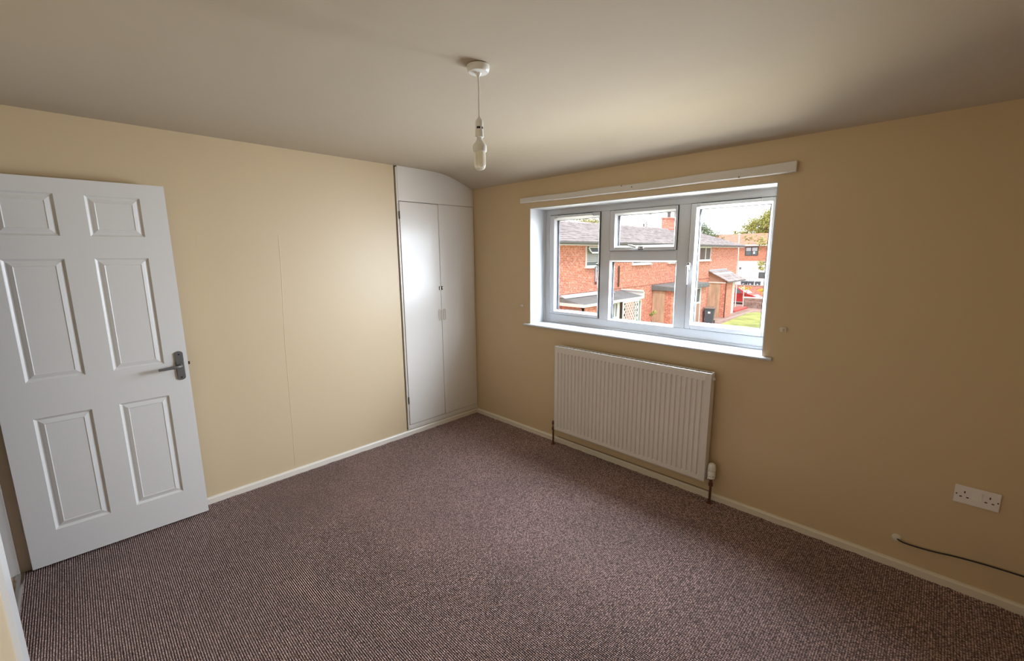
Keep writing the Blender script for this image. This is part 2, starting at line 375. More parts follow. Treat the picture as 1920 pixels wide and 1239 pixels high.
# skirting
def skirt(name, pts, label):
    o = struct(name, pts, 'skirting', label, 'baseboard'); return o
sk = MB().prism([(0.0, -0.01), (0.016, -0.01), (0.016, 0.036), (0.010, 0.044), (0.0, 0.046)], 1, BY, 0.0)
skirt('baseboard_left', sk, 'low cream skirting board along the left wall')
def wprism(a, b): return MB().prism([(0.0, -0.01), (-0.016, -0.01), (-0.016, 0.038), (-0.010, 0.046), (0.0, 0.048)], 0, a, b)
k1 = wprism(0.016, 1.245); k1.v += []; 
k2 = wprism(1.247, RX)
k1.add(k2.v, k2.f)
skirt('baseboard_window', k1, 'low cream skirting board along the window wall')
MB().box(1.06, 2.34, -0.0025, -0.0002, 0.0485, 0.0515).obj('gap', 'copper', bpy.data.objects['baseboard_window'])['label'] = 'thin brown gap line above the skirting'
skirt('baseboard_right', MB().prism([(RX, -0.01), (RX-0.016, -0.01), (RX-0.016, 0.04), (RX, 0.048)], 1, BY, -0.016), 'low cream skirting board along the right wall')
skirt('baseboard_back', MB().prism([(BY, -0.01), (BY+0.016, -0.01), (BY+0.016, 0.04), (BY, 0.048)], 0, DX1+0.122, RX-0.016), 'low cream skirting board beside the doorway')

# door frame: lining with stop and architraves
fr = thing('door_frame', 'white painted door lining and architrave around the bedroom doorway', 'door frame', (DX0, BY, 0))
fr['kind'] = 'structure'; fr.name = 'trim_1'
lin = MB().box(DX0-0.03, DX0, BY-0.115, BY+0.002, 0, DH+0.03).box(DX1, DX1+0.03, BY-0.115, BY+0.002, 0, DH+0.03).box(DX0, DX1, BY-0.115, BY+0.002, DH, DH+0.03)
lin.obj('lining', 'skirting', fr)
st = MB().box(DX0, DX0+0.013, BY-0.085, BY-0.045, 0, DH).box(DX1-0.013, DX1, BY-0.085, BY-0.045, 0, DH).box(DX0+0.013, DX1-0.013, BY-0.085, BY-0.045, DH-0.013, DH)
st.obj('door_stop', 'gloss_white', fr, bevel=0.0015)
ar = MB()
ar.prism([(DX1+0.006, BY), (DX1+0.006, BY+0.010), (DX1+0.016, BY+0.017), (DX1+0.115, BY+0.015), (DX1+0.120, BY)], 2, 0, DH+0.06)
ar.obj('architrave', 'gloss_white', fr)
MB().box(DX0-0.05, DX0-0.006, BY, BY+0.012, 0, DH+0.06).obj('architrave', 'gloss_white', fr)
MB().box(DX0-0.006, DX1+0.006, BY, BY+0.015, DH+0.006, DH+0.06).obj('architrave', 'gloss_white', fr)
ah = MB().box(DX0-0.06, DX0-0.006, BY-0.127, BY-0.11, 0, DH+0.06).box(DX1+0.006, DX1+0.06, BY-0.127, BY-0.11, 0, DH+0.06)
ah.obj('architrave', 'gloss_white', fr)

# ------------------------------------------------------------------ door
def build_door():
    a = 0.0235
    r = thing('door_1', 'white six-panel bedroom door standing wide open against the left wall', 'door', (0.0919, -3.1166, 0.0), rz=-a)
    r['kind'] = 'structure'
    W_, z0, z1, T = 0.762, 0.012, 1.993, 0.040
    us = [0, 0.107, 0.322, 0.432, 0.651, W_]; zs = [z0, 0.192, 0.804, 0.994, 1.600, 1.713, 1.919, z1]
    mb = MB()
    for side in (0, 1):
        fx = 0.0 if side == 0 else -T; sg = -1 if side == 0 else 1
        for i in range(len(us)-1):
            for j in range(len(zs)-1):
                u0, u1, v0, v1 = us[i], us[i+1], zs[j], zs[j+1]
                if i in (1, 3) and j in (1, 3, 5):
                    rings = [(0, 0), (0.003, 0.0035), (0.010, 0.0085), (0.014, 0.0085), (0.022, 0.0055), (0.034, 0.0022), (0.0375, 0.0040), (0.0375, 0.0040)]
                    base = len(mb.v); vs = []; fs = []
                    for (ins, d) in rings:
                        x = fx+sg*d
                        vs += [(x, u0+ins, v0+ins), (x, u1-ins, v0+ins), (x, u1-ins, v1-ins), (x, u0+ins, v1-ins)]
                    for q in range(len(rings)-2):
                        for e in range(4): fs.append((q*4+e, q*4+(e+1) % 4, (q+1)*4+(e+1) % 4, (q+1)*4+e))
                    q = len(rings)-2; fs.append((q*4, q*4+1, q*4+2, q*4+3))
                    mb.add(vs, fs)
                else:
                    mb.add([(fx, u0, v0), (fx, u1, v0), (fx, u1, v1), (fx, u0, v1)], [(0, 1, 2, 3)])
    # edges
    mb.add([(0,0,z0),(-T,0,z0),(-T,0,z1),(0,0,z1)], [(0,1,2,3)]); mb.add([(0,W_,z0),(-T,W_,z0),(-T,W_,z1),(0,W_,z1)], [(0,3,2,1)])
    mb.add([(0,0,z0),(0,W_,z0),(-T,W_,z0),(-T,0,z0)], [(0,1,2,3)]); mb.add([(0,0,z1),(0,W_,z1),(-T,W_,z1),(-T,0,z1)], [(0,3,2,1)])
    # weld
    me_o = mb.obj('door_leaf', 'door', r, local=True)
    bm = bmesh.new(); bm.from_mesh(me_o.data); bmesh.ops.remove_doubles(bm, verts=bm.verts, dist=1e-5); bmesh.ops.recalc_face_normals(bm, faces=bm.faces); bm.to_mesh(me_o.data); bm.free()
    # handle: backplate with rounded ends, cover, lever
    uc = 0.722; hz = 0.972
    def plate(x0, x1, z_lo, z_hi, hw, rr=None):
        pts = []; N = 10
        for i in range(N+1):
            t = PI*i/N; pts.append((uc+hw*math.cos(t), z_hi-hw*0.75+hw*0.75*math.sin(t)))
        for i in range(N+1):
            t = PI+PI*i/N; pts.append((uc+hw*math.cos(t), z_lo+hw*0.75+hw*0.75*math.sin(t)))
        return MB().prism(pts, 0, x0, x1)
    h = plate(0.0, 0.007, hz-0.088, hz+0.085, 0.0205).obj('lever_handle', 'grey_handle', r, local=True, bevel=0.002)
    h['label'] = 'dark grey lever handle on a long rounded plate'
    cov = MB(); cov.box(0.007, 0.0105, uc-0.018, uc+0.018, hz-0.060, hz+0.026)
    cov.obj('handle_cover', 'grey_handle', h, local=True, bevel=0.002)
    lv = MB(); lv.tube([(0.007, uc, hz), (0.040, uc, hz), (0.050, uc-0.008, hz), (0.053, uc-0.020, hz), (0.053, uc-0.105, hz-0.003)], [0.0095, 0.0095, 0.0095, 0.009, 0.0075], n=12)
    lv.obj('lever', 'grey_handle', h, smooth=True, local=True)
    sc = MB()
    for zz in (hz+0.066, hz-0.072): sc.lathe([(0.0045, 0.0), (0.0045, 0.0015), (0.003, 0.002)], (0.007, uc, zz), axis=0, n=12)
    sc.obj('screw', 'dark', h, local=True)
    MB().box(-0.028, -0.012, W_-0.001, W_+0.001, 0.885, 1.06).obj('latch_plate', 'chrome', r, local=True)
    MB().prism([(W_, -0.026), (W_, -0.014), (W_+0.002, -0.014), (W_+0.011, -0.026)], 2, hz+0.0, hz+0.018)
    la = MB(); la.add([(-0.026, W_, hz-.006), (-0.014, W_, hz-.006), (-0.026, W_+0.012, hz-.006), (-0.026, W_, hz+0.012), (-0.014, W_, hz+0.012), (-0.026, W_+0.012, hz+0.012)],
                      [(0, 1, 2), (3, 5, 4), (0, 2, 5, 3), (1, 4, 5, 2), (0, 3, 4, 1)])
    la.obj('latch', 'brass', r, local=True)
    hb = plate(-T-0.007, -T, hz-0.088, hz+0.085, 0.0205).obj('lever_handle', 'grey_handle', r, local=True)
    MB().tube([(-T-0.007, uc, hz), (-T-0.035, uc, hz), (-T-0.040, uc-0.015, hz), (-T-0.040, uc-0.105, hz)], 0.008, n=10).obj('lever', 'grey_handle', hb, smooth=True, local=True)
    for zz in (0.20, 1.75):
        MB().lathe([(0.006, 0), (0.006, 0.08)], (-T-0.001, -0.004, zz), n=10).obj('hinge', 'chrome', r, local=True)
build_door()

# ------------------------------------------------------------------ cupboard in the left wall
def build_cupboard():
    r = thing('built_in_cupboard', 'tall cream gloss built-in cupboard with two doors in the room corner', 'cupboard', (0, -0.415, 0))
    Y0, Y1 = -0.828, -0.001
    car = MB().box(-0.55, -0.53, Y0, Y1, 0.0, 2.39).box(-0.53, -0.02, Y0, Y0+0.018, 0, 2.39).box(-0.53, -0.02, Y1-0.018, Y1, 0, 2.39).box(-0.53, -0.02, Y0, Y1, 0.0, 0.04)
    car.obj('carcass', 'gloss_white', r)
    f = MB().box(-0.02, 0.014, Y0+0.006, -0.8085, 0.056, 2.31).box(-0.02, 0.014, -0.8085, Y1, 0.056, 0.0985).box(-0.02, 0.014, -0.012, Y1, 0.0985, 2.10)
    f.box(-0.02, 0.010, -0.8085, -0.012, 2.046, 2.10)
    f.obj('frame', 'cupboard', r, bevel=0.002)
    MB().box(-0.02, 0.006, Y0, Y1, 0.046, 0.056).obj('ledge', 'skirting', r)
    MB().box(-0.018, -0.004, Y0+0.0, Y0+0.007, 0.05, 2.318).obj('shadow_strip', 'pipe_dark', r)  # dark strip standing in for the shadow line along the frame edge
    # filler panel above, cut to the ceiling curve
    pts = [(-0.8085, 2.050)] + [(-0.8085, H-0.001)] + [(y, z-0.0015) for y, z in prof[1:-1]] + [(Y1, 2.207), (Y1, 2.050)]
    pts = [(min(y, Y1), z) for y, z in pts]
    MB().prism(pts, 0, -0.012, 0.016).obj('top_panel', 'cupboard', r)
    mid = -0.4175
    for (y0, y1, zt, zb, hinge) in ((-0.806, mid-0.0018, 2.0405, 0.1025, 'l'), (mid+0.0018, -0.0135, 2.0435, 0.1015, 'r')):
        d = MB().box(0.0, 0.021, y0, y1, zb, zt).obj('door', 'cupboard', r, bevel=0.0025)
        hy = mid-0.021 if hinge == 'l' else mid+0.028
        # bow handle: rounded rectangular loop standing off the door
        pts = []
        z0, z1, yy0, yy1 = 1.012, 1.112, hy-0.0105, hy+0.0105
        R_ = 0.007
        for cy, cz, t0 in ((yy1-R_, z1-R_, 0), (yy0+R_, z1-R_, PI/2), (yy0+R_, z0+R_, PI), (yy1-R_, z0+R_, 1.5*PI)):
            for q in range(4):
                t = t0+q*PI/6; pts.append((0.0285, cy+R_*math.cos(t), cz+R_*math.sin(t)))
        hb = MB().tube(pts, 0.0028, n=8, closed=True)
        hb.tube([(0.021, hy, z1), (0.0285, hy, z1)], 0.003).tube([(0.021, hy, z0), (0.0285, hy, z0)], 0.003)
        hb.obj('pull_handle', 'cupboard', d, smooth=True)['label'] = 'small cream painted loop handle'
        ey = y0-0.002 if hinge == 'l' else y1+0.004
        for zz in ((0.30, 1.90) if hinge == 'l' else (0.34, 1.78)):
            MB().lathe([(0.0042, 0), (0.0042, 0.062)], (0.0195, ey, zz), n=10).obj('hinge', 'brass' if hinge == 'l' else 'cupboard', d)
    lt = MB().box(0.021, 0.0235, mid-0.021, mid-0.002, 1.288, 1.322).box(0.021, 0.0235, mid+0.003, mid+0.018, 1.288, 1.322)
    la = lt.obj('latch', 'brass', r); la['label'] = 'small dark tarnished metal catch'
    MB().lathe([(0.006, 0), (0.006, 0.008), (0.008, 0.010), (0.008, 0.014), (0.004, 0.016)], (0.0235, mid+0.010, 1.305), axis=0, n=12).obj('latch_knob', 'chrome', la, smooth=True)
    MB().box(0.0235, 0.030, mid-0.017, mid-0.008, 1.291, 1.319).obj('keeper', 'chrome', la, bevel=0.001)
build_cupboard()

# ------------------------------------------------------------------ window
def frame_ring(mb, x0, x1, z0, z1, wl, wr, wb_, wt, y0, y1):
    mb.box(x0, x0+wl, y0, y1, z0, z1); mb.box(x1-wr, x1, y0, y1, z0, z1)
    mb.box(x0+wl, x1-wr, y0, y1, z0, z0+wb_); mb.box(x0+wl, x1-wr, y0, y1, z1-wt, z1)
    return mb
def build_window():
    r = thing('window_1', 'white plastic double-glazed window with three lights looking over the gardens', 'window', (1.658, WD, ZB))
    r['kind'] = 'structure'
    y0, y1 = WD, WD+0.062
    f = MB()
    f.box(XL, 0.806, y0, y1, ZB, ZT).box(2.528, XR, y0, y1, ZB, ZT)
    f.box(0.806, 2.528, y0, y1, ZB, 1.0815).box(0.806, 2.528, y0, y1, 1.9265, ZT)
    f.box(1.3155, 1.403, y0, y1, 1.0815, 1.9265).box(1.939, 2.024, y0, y1, 1.0815, 1.9265)
    f.box(1.403, 1.939, y0, y1, 1.548, 1.622)
    f.obj('outer_frame', 'upvc', r, bevel=0.004)
    a = MB().box(XL, XR, y0-0.012, y0, 1.9715, ZT).box(XL, XL+0.012, y0-0.012, y0, ZB, 1.9715).box(XR-0.004, XR, y0-0.012, y0, ZB, 1.9715).box(XL+0.012, XR-0.004, y0-0.012, y0, ZB, 1.018)
    a.obj('cover_trim', 'upvc', r, bevel=0.002)
    def light(sash, x0, x1, z0, z1, gx0, gx1, gz0, gz1, ys):
        """a sash (or bead only) around glass"""
        host = r
        if sash:
            s_ = MB(); i = 0.002
            s_.box(x0+i, gx0-0.012, ys, y1-0.006, z0+i, z1-i).box(gx1+0.012, x1-i, ys, y1-0.006, z0+i, z1-i)
            s_.box(gx0-0.012, gx1+0.012, ys, y1-0.006, z0+i, gz0-0.012).box(gx0-0.012, gx1+0.012, ys, y1-0.006, gz1+0.012, z1-i)
            host = s_.obj('sash', 'upvc', r, bevel=0.004)
            # gasket line around the sash
            g = frame_ring(MB(), x0, x1, z0, z1, 0.0025, 0.0025, 0.0025, 0.0025, ys+0.004, ys+0.012); g.obj('seal', 'gasket', host)
        b = MB()
        yb = ys+0.004
        X0_, X1_, Z0_, Z1_ = gx0-0.012, gx1+0.012, gz0-0.012, gz1+0.012
        ring = [((X0_, Z0_), (X1_, Z0_), (X1_, Z1_), (X0_, Z1_)), ((gx0, gz0), (gx1, gz0), (gx1, gz1), (gx0, gz1))]
        vs = [(p_[0], yb, p_[1]) for p_ in ring[0]]+[(p_[0], yb+0.014, p_[1]) for p_ in ring[1]]+[(p_[0], yb+0.024, p_[1]) for p_ in ring[1]]+[(p_[0], yb+0.024, p_[1]) for p_ in ring[0]]
        fs = []
        for q in range(4):
            for e in range(4): fs.append((q*4+e, q*4+(e+1) % 4, ((q+1) % 4)*4+(e+1) % 4, ((q+1) % 4)*4+e))
        b.add(vs, fs); b.obj('glazing_bead', 'bead', host)
        frame_ring(MB(), gx0-0.001, gx1+0.001, gz0-0.001, gz1+0.001, 0.006, 0.006, 0.003, 0.004, yb+0.019, yb+0.0235).obj('seal', 'gasket', host)
        MB().box(gx0-0.006, gx1+0.006, yb+0.025, yb+0.029, gz0-0.006, gz1+0.006).obj('pane', 'glass', host)
        MB().box(gx0-0.006, gx1+0.006, yb+0.041, yb+0.045, gz0-0.006, gz1+0.006).obj('pane', 'glass_outer', host)
        # outer bead frame
        frame_ring(MB(), X0_, X1_, Z0_, Z1_, 0.012, 0.012, 0.012, 0.012, yb+0.0455, yb+0.056).obj('spacer', 'gasket' , host)
        return host
    sL = light(True, 0.8065, 1.315, 1.082, 1.926, 0.869, 1.2945, 1.120, 1.884, WD-0.014)
    sV = light(True, 1.4035, 1.9385, 1.6225, 1.926, 1.4605, 1.9095, 1.6605, 1.886, WD-0.014)
    light(False, 0, 0, 0, 0, 1.4145, 1.930, 1.0890, 1.5385, WD-0.004)
    sR = light(True, 2.0245, 2.527, 1.082, 1.926, 2.077, 2.500, 1.127, 1.8875, WD-0.014)
    # trickle vents
    for (x0, x1) in ((0.893, 1.252), (2.092, 2.455)):
        v = MB().prism([(WD-0.014, 1.899), (WD-0.030, 1.901), (WD-0.032, 1.913), (WD-0.026, 1.921), (WD-0.014, 1.922)], 0, x0, x1)
        o = v.obj('trickle_vent', 'upvc', r, bevel=0.001)
        MB().box(x0+0.006, x1-0.006, WD-0.024, WD-0.0141, 1.9225, 1.9260).obj('slot', 'dark', o)
    # handles
    def handle(x, z, vert, host, flip=1):
        ys = WD-0.014
        if vert:
            o = MB().box(x-0.012, x+0.012, ys-0.012, ys, z-0.022, z+0.026).obj('window_handle', 'upvc', host, bevel=0.004)
            MB().tube([(x, ys-0.012, z+0.004), (x, ys-0.030, z), (x+0.004*flip, ys-0.034, z-0.030), (x+0.004*flip, ys-0.032, z-0.118)], [0.010, 0.009, 0.008, 0.006], n=10).obj('lever', 'upvc', o, smooth=True)
            MB().lathe([(0.0045, 0), (0.0045, 0.001)], (x, ys-0.0125, z+0.018), axis=1, n=10).obj('screw', 'dark', o)
        else:
            o = MB().box(x-0.022, x+0.052, ys-0.012, ys, z-0.012, z+0.012).obj('window_handle', 'upvc', host, bevel=0.004)
            MB().tube([(x+0.004, ys-0.012, z), (x+0.002, ys-0.032, z+0.002), (x-0.030, ys-0.036, z+0.013), (x-0.062, ys-0.034, z+0.018)], [0.010, 0.010, 0.008, 0.006], n=10).obj('lever', 'upvc', o, smooth=True)
            MB().lathe([(0.004, 0), (0.004, 0.001)], (x+0.035, ys-0.0125, z), axis=1, n=10).obj('screw', 'dark', o)
            MB().box(x+0.010, x+0.050, ys-0.012, ys-0.002, z-0.017, z-0.0125).obj('latch', 'dark', o)
    handle(1.305, 1.500, True, sL); handle(2.034, 1.510, True, sR); handle(1.645, 1.6435, False, sV)
    # reveal lining
    rv = MB().box(XL, XL+0.006, 0.001, y0, ZB, ZT).box(XR-0.006, XR, 0.001, y0, ZB, ZT).box(XL+0.006, XR-0.006, 0.001, y0, ZT-0.006, ZT)
    rv.obj('reveal_lining', 'reveal', r)
    # outside sill
    MB().box(XL-0.02, XR+0.02, y1, TH+0.05, ZB-0.02, ZB+0.03).obj('outer_sill', 'upvc', r)
build_window()
sb = MB().prism([(WD, ZB-0.018), (-0.020, ZB-0.018), (-0.026, ZB-0.013), (-0.026, ZB-0.006), (-0.020, ZB), (WD, ZB)], 0, XL+0.0005, XR-0.0005)
sb.prism([(-0.0005, ZB-0.018), (-0.020, ZB-0.018), (-0.026, ZB-0.013), (-0.026, ZB-0.006), (-0.020, ZB), (-0.0005, ZB)], 0, 0.684, XL+0.0005)
sb.prism([(-0.0005, ZB-0.018), (-0.020, ZB-0.018), (-0.026, ZB-0.013), (-0.026, ZB-0.006), (-0.020, ZB), (-0.0005, ZB)], 0, XR-0.0005, 2.628)
struct('trim_2', sb, 'reveal', 'white painted window board projecting under the window', 'windowsill')

# ------------------------------------------------------------------ batten above window
bt = MB()
N = 24; vs = []; fs = []
for i in range(N+1):
    t = i/N; x = 0.655+(2.660-0.655)*t
    sag = -0.004*math.sin(PI*t)+0.0015*math.sin(t*19)
    zt = 2.067+0.010*t+sag; zb = 2.027-0.005*t+sag
    vs += [(x, -0.0005, zb), (x, -0.026, zb), (x, -0.030, zb+0.004), (x, -0.030, zt-0.004), (x, -0.026, zt), (x, -0.0005, zt)]
for i in range(N):
    for e in range(6): fs.append((i*6+e, i*6+(e+1) % 6, (i+1)*6+(e+1) % 6, (i+1)*6+e))
fs += [(0, 1, 2, 3, 4, 5), tuple(N*6+e for e in (5, 4, 3, 2, 1, 0))]
bt.add(vs, fs)
rail = thing('curtain_batten', 'long white painted wooden batten fixed above the window', 'batten', (1.657, 0, 2.03))
bt.obj('board', 'gloss_white', rail)
for x, z in ((1.62, 2.058), (1.70, 2.043), (2.38, 2.022)):
    MB().lathe([(0.004, 0), (0.004, 0.0012)], (x, -0.0312, z+0.004), axis=1, n=10).obj('screw', 'pipe_dark', rail)

# wall buttons beside the window
kn = thing('curtain_tieback', 'small round cream tieback stud on the wall left of the window', 'tieback', (0.652, 0, 1.154))
MB().lathe([(0.013, 0.0), (0.013, -0.003), (0.008, -0.006), (0.008, -0.012), (0.011, -0.016), (0.006, -0.020)], (0.652, -0.0002, 1.154), axis=1, n=20).obj('knob', 'skirting', kn, smooth=True)
kb = thing('curtain_tieback', 'small square cream tieback block on the wall right of the window', 'tieback', (2.669, 0, 1.172))
MB().box(2.654, 2.686, -0.012, -0.0002, 1.158, 1.186).obj('block', 'skirting', kb, bevel=0.003)
MB().box(2.668, 2.676, -0.020, -0.012, 1.164, 1.180).obj('hook', 'wall', kb, bevel=0.002)

# ------------------------------------------------------------------ radiator
def build_radiator():
    r = thing('radiator', 'long white ribbed panel radiator under the window', 'radiator', (1.712, -0.06, 0.15))
    x0, x1, z0, z1 = 1.098, 2.330, 0.150, 0.862; yf = -0.100
    def ribbed(yf, d, sgn):
        nr = 35; pitch = (x1-x0-0.050)/nr
        cols = [(x0, 0)]
        cx = x0+0.025
        for i in range(nr):
            a = cx+i*pitch
            cols += [(a+pitch*.22, 0), (a+pitch*.38, 1), (a+pitch*.62, 1), (a+pitch*.78, 0)]
        cols += [(x1, 0)]
        rws = [(z0, 0, 0), (z0+0.010, 1, 0), (z0+0.032, 1, 0), (z0+0.040, 1, 1), (z1-0.048, 1, 1), (z1-0.042, 1, 0), (z1-0.006, 1, 0), (z1, 0, 0)]
        vs = []; fs = []
        for x, g in cols:
            edge = min(1, min(x-x0, x1-x)/0.006)
            for z, e, gm in rws:
                depth = (1-min(e, 1 if edge > 0 else 0))*0.006 + g*gm*d
                vs.append((x, yf+sgn*depth, z))
        m_ = len(rws)
        for i in range(len(cols)-1):
            for j in range(m_-1): fs.append((i*m_+j, (i+1)*m_+j, (i+1)*m_+j+1, i*m_+j+1))
        return MB().add(vs, fs)
    fp = ribbed(yf, 0.0095, 1)
    fp.box(x0, x1, yf+0.010, yf+0.014, z0, z1)
    fp.box(x0, x0+0.003, yf+0.005, yf+0.014, z0, z1).box(x1-0.003, x1, yf+0.005, yf+0.014, z0, z1)
    fp.obj('front_panel', 'radiator', r)
    bp = MB().box(x0, x1, -0.046, -0.036, z0, z1); bp.obj('back_panel', 'radiator', r)
    cv_ = MB()
    n_ = 46
    vs = []; fs = []
    for i in range(n_*4+1):
        x = x0+0.02+(x1-x0-0.04)*i/(n_*4); y = (-0.082, -0.082, -0.050, -0.050)[i % 4]
        vs += [(x, y, z0+0.06), (x, y, z1-0.03)]
    for i in range(n_*4): fs.append((2*i, 2*i+2, 2*i+3, 2*i+1))
    cv_.add(vs, fs); cv_.obj('convector_fins', 'radiator', r)
    # top grille: rails with slots
    g = MB().box(x0+0.002, x1-0.002, yf+0.004, yf+0.020, z1, z1+0.005).box(x0+0.002, x1-0.002, -0.050, -0.034, z1, z1+0.005)
    ns = 34
    for i in range(ns+1):
        x = x0+0.002+(x1-x0-0.010)*i/ns; g.box(x, x+0.006, -0.080, -0.050, z1, z1+0.004)
    g.obj('top_grille', 'radiator', r)
    for (a, b) in ((x0-0.002, x0+0.001), (x1-0.001, x1+0.002)):
        MB().box(a, b, yf+0.004, -0.034, z0+0.004, z1+0.005).obj('side_panel', 'radiator', r, bevel=0.001)
    for x_, z_, s_ in ((x1+0.002, z1-0.035, 1), (x0-0.002, z1-0.035, -1)):
        MB().lathe([(0.012, 0), (0.012, 0.006*s_), (0.008, 0.008*s_), (0.004, 0.012*s_)], (x_, -0.058, z_), axis=0, n=16).obj('blanking_plug', 'radiator', r, smooth=True)
    # brackets to the wall
    for x_ in (1.35, 2.08):
        MB().box(x_-0.015, x_+0.015, -0.036, -0.0005, 0.20, 0.80).obj('bracket', 'radiator', r)
    # left lockshield valve with pipe
    vl = thing('radiator_valve', 'slim dark lockshield valve and pipe at the left end of the radiator', 'radiator valve', (1.058, -0.058, 0), 'radiator valves')
    X = 1.058; Y = -0.058
    MB().tube([(X, Y, -0.002), (X, Y, 0.145)], 0.0078, n=12).obj('pipe', 'copper', vl, smooth=True)
    MB().lathe([(0.010, 0.125), (0.013, 0.128), (0.013, 0.150), (0.009, 0.154), (0.009, 0.176), (0.012, 0.180), (0.012, 0.200), (0.008, 0.206)], (X, Y, 0), n=14).obj('valve_body', 'copper', vl, smooth=True)
    MB().tube([(X, Y, 0.168), (x0-0.0025, Y, 0.168)], 0.0085, n=12).obj('union', 'chrome', vl, smooth=True)
    MB().lathe([(0.020, 0.0), (0.018, 0.004), (0.009, 0.006)], (X, Y, 0.0), n=16).obj('pipe_collar', 'copper', vl)
    # thermostatic valve at the right
    vr = thing('radiator_valve', 'white thermostatic radiator valve on a dark pipe at the right end of the radiator', 'radiator valve', (2.362, -0.058, 0), 'radiator valves')
    X = 2.362
    MB().tube([(X, Y, -0.002), (X, Y, 0.150)], 0.0078, n=12).obj('pipe', 'copper', vr, smooth=True)
    MB().lathe([(0.010, 0.118), (0.0135, 0.121), (0.0135, 0.140), (0.010, 0.143), (0.010, 0.178)], (X, Y, 0), n=14).obj('valve_body', 'copper', vr, smooth=True)
    MB().tube([(X, Y, 0.166), (x1+0.0025, Y, 0.166)], 0.009, n=12).obj('union', 'chrome', vr, smooth=True)
    hd = MB().lathe([(0.017, 0.172), (0.0225, 0.176), (0.0245, 0.190), (0.0245, 0.222), (0.0235, 0.2235), (0.0235, 0.226), (0.0245, 0.2275), (0.0235, 0.255), (0.021, 0.268), (0.014, 0.275), (0.004, 0.277)], (X, Y, 0), n=28)
    hd = hd.obj('thermostat_head', 'plastic', vr, smooth=True)
    for t in range(10):
        a = 2*PI*t/10+0.2
        MB().tube([(X+0.0238*math.cos(a), Y+0.0238*math.sin(a), 0.232), (X+0.0228*math.cos(a), Y+0.0228*math.sin(a), 0.258)], 0.0016, n=6).obj('grip_rib', 'plastic', hd)
    for a in (-2.35, -1.55, -0.8):
        cx, cy = X+0.0246*math.cos(a), Y+0.0246*math.sin(a)
        tx, ty = -math.sin(a)*0.0048, math.cos(a)*0.0048
        MB().tube([(cx-tx, cy-ty, 0.193), (cx+tx, cy+ty, 0.195)], 0.0012, n=6).obj('scale_mark', 'dark', hd)
    MB().lathe([(0.020, 0.0), (0.018, 0.004), (0.009, 0.006)], (X, Y, 0.0), n=16).obj('pipe_collar', 'copper', vr)
build_radiator()

# ------------------------------------------------------------------ socket and cable
def build_socket():
    r = thing('double_socket', 'white double power socket low on the window wall', 'socket', (3.504, 0, 0.486))
    x0, x1, z0, z1 = 3.431, 3.577, 0.443, 0.529
    MB().box(x0, x1, -0.009, -0.0003, z0, z1).obj('faceplate', 'socket', r, bevel=0.003)
    for cx, s_ in ((3.464, 1), (3.544, -1)):
        MB().box(cx-0.002, cx+0.002, -0.0098, -0.0088, 0.495, 0.505).obj('earth_slot', 'dark', r)
        for dx in (-0.011, 0.011):
            MB().box(cx+dx-0.0042, cx+dx+0.0042, -0.0098, -0.0088, 0.4738, 0.4785).obj('pin_slot', 'dark', r)
        MB().lathe([(0.003, 0), (0.003, 0.001)], (3.504-s_*0.0655, -0.0098, 0.486), axis=1, n=10).obj('screw', 'dark', r)
    MB().box(3.487, 3.521, -0.0105, -0.0088, 0.470, 0.514).obj('centre_panel', 'plastic', r, bevel=0.0008)
    MB().box(3.489, 3.519, -0.0122, -0.0104, 0.499, 0.511).obj('rocker', 'socket', r, bevel=0.0008)
build_socket()
gr = thing('cable_grommet', 'round cream wall grommet with a cable end coming out', 'grommet', (3.262, 0, 0.162))
MB().lathe([(0.0185, 0), (0.0185, -0.003), (0.014, -0.006), (0.006, -0.007)], (3.260, -0.0002, 0.164), axis=1, n=28).obj('disc', 'skirting', gr, smooth=True)
cb = MB()
raw = [(3.264, -0.004, 0.160), (3.275, -0.013, 0.158), (3.30, -0.014, 0.1545), (3.35, -0.012, 0.155), (3.41, -0.009, 0.160), (3.46, -0.0075, 0.168), (3.52, -0.008, 0.175), (3.58, -0.009, 0.180), (3.66, -0.011, 0.184), (3.76, -0.012, 0.186), (3.90, -0.012, 0.180), (4.02, -0.010, 0.172)]
def smooth_pts(p, k=5):
    out = []; p = [Vector(q) for q in p]
    for i in range(len(p)-1):
        a, b, c, d = p[max(i-1, 0)], p[i], p[i+1], p[min(i+2, len(p)-1)]
        for j in range(k):
            t = j/k; out.append(0.5*((2*b)+(c-a)*t+(2*a-5*b+4*c-d)*t*t+(3*b-a-3*c+d)*t**3))
    return out+[p[-1]]
cb.tube(smooth_pts(raw), 0.0034, n=8)
tag(cb.obj('cable', 'black', smooth=True), 'black cable running along the wall just above the skirting', 'cable')

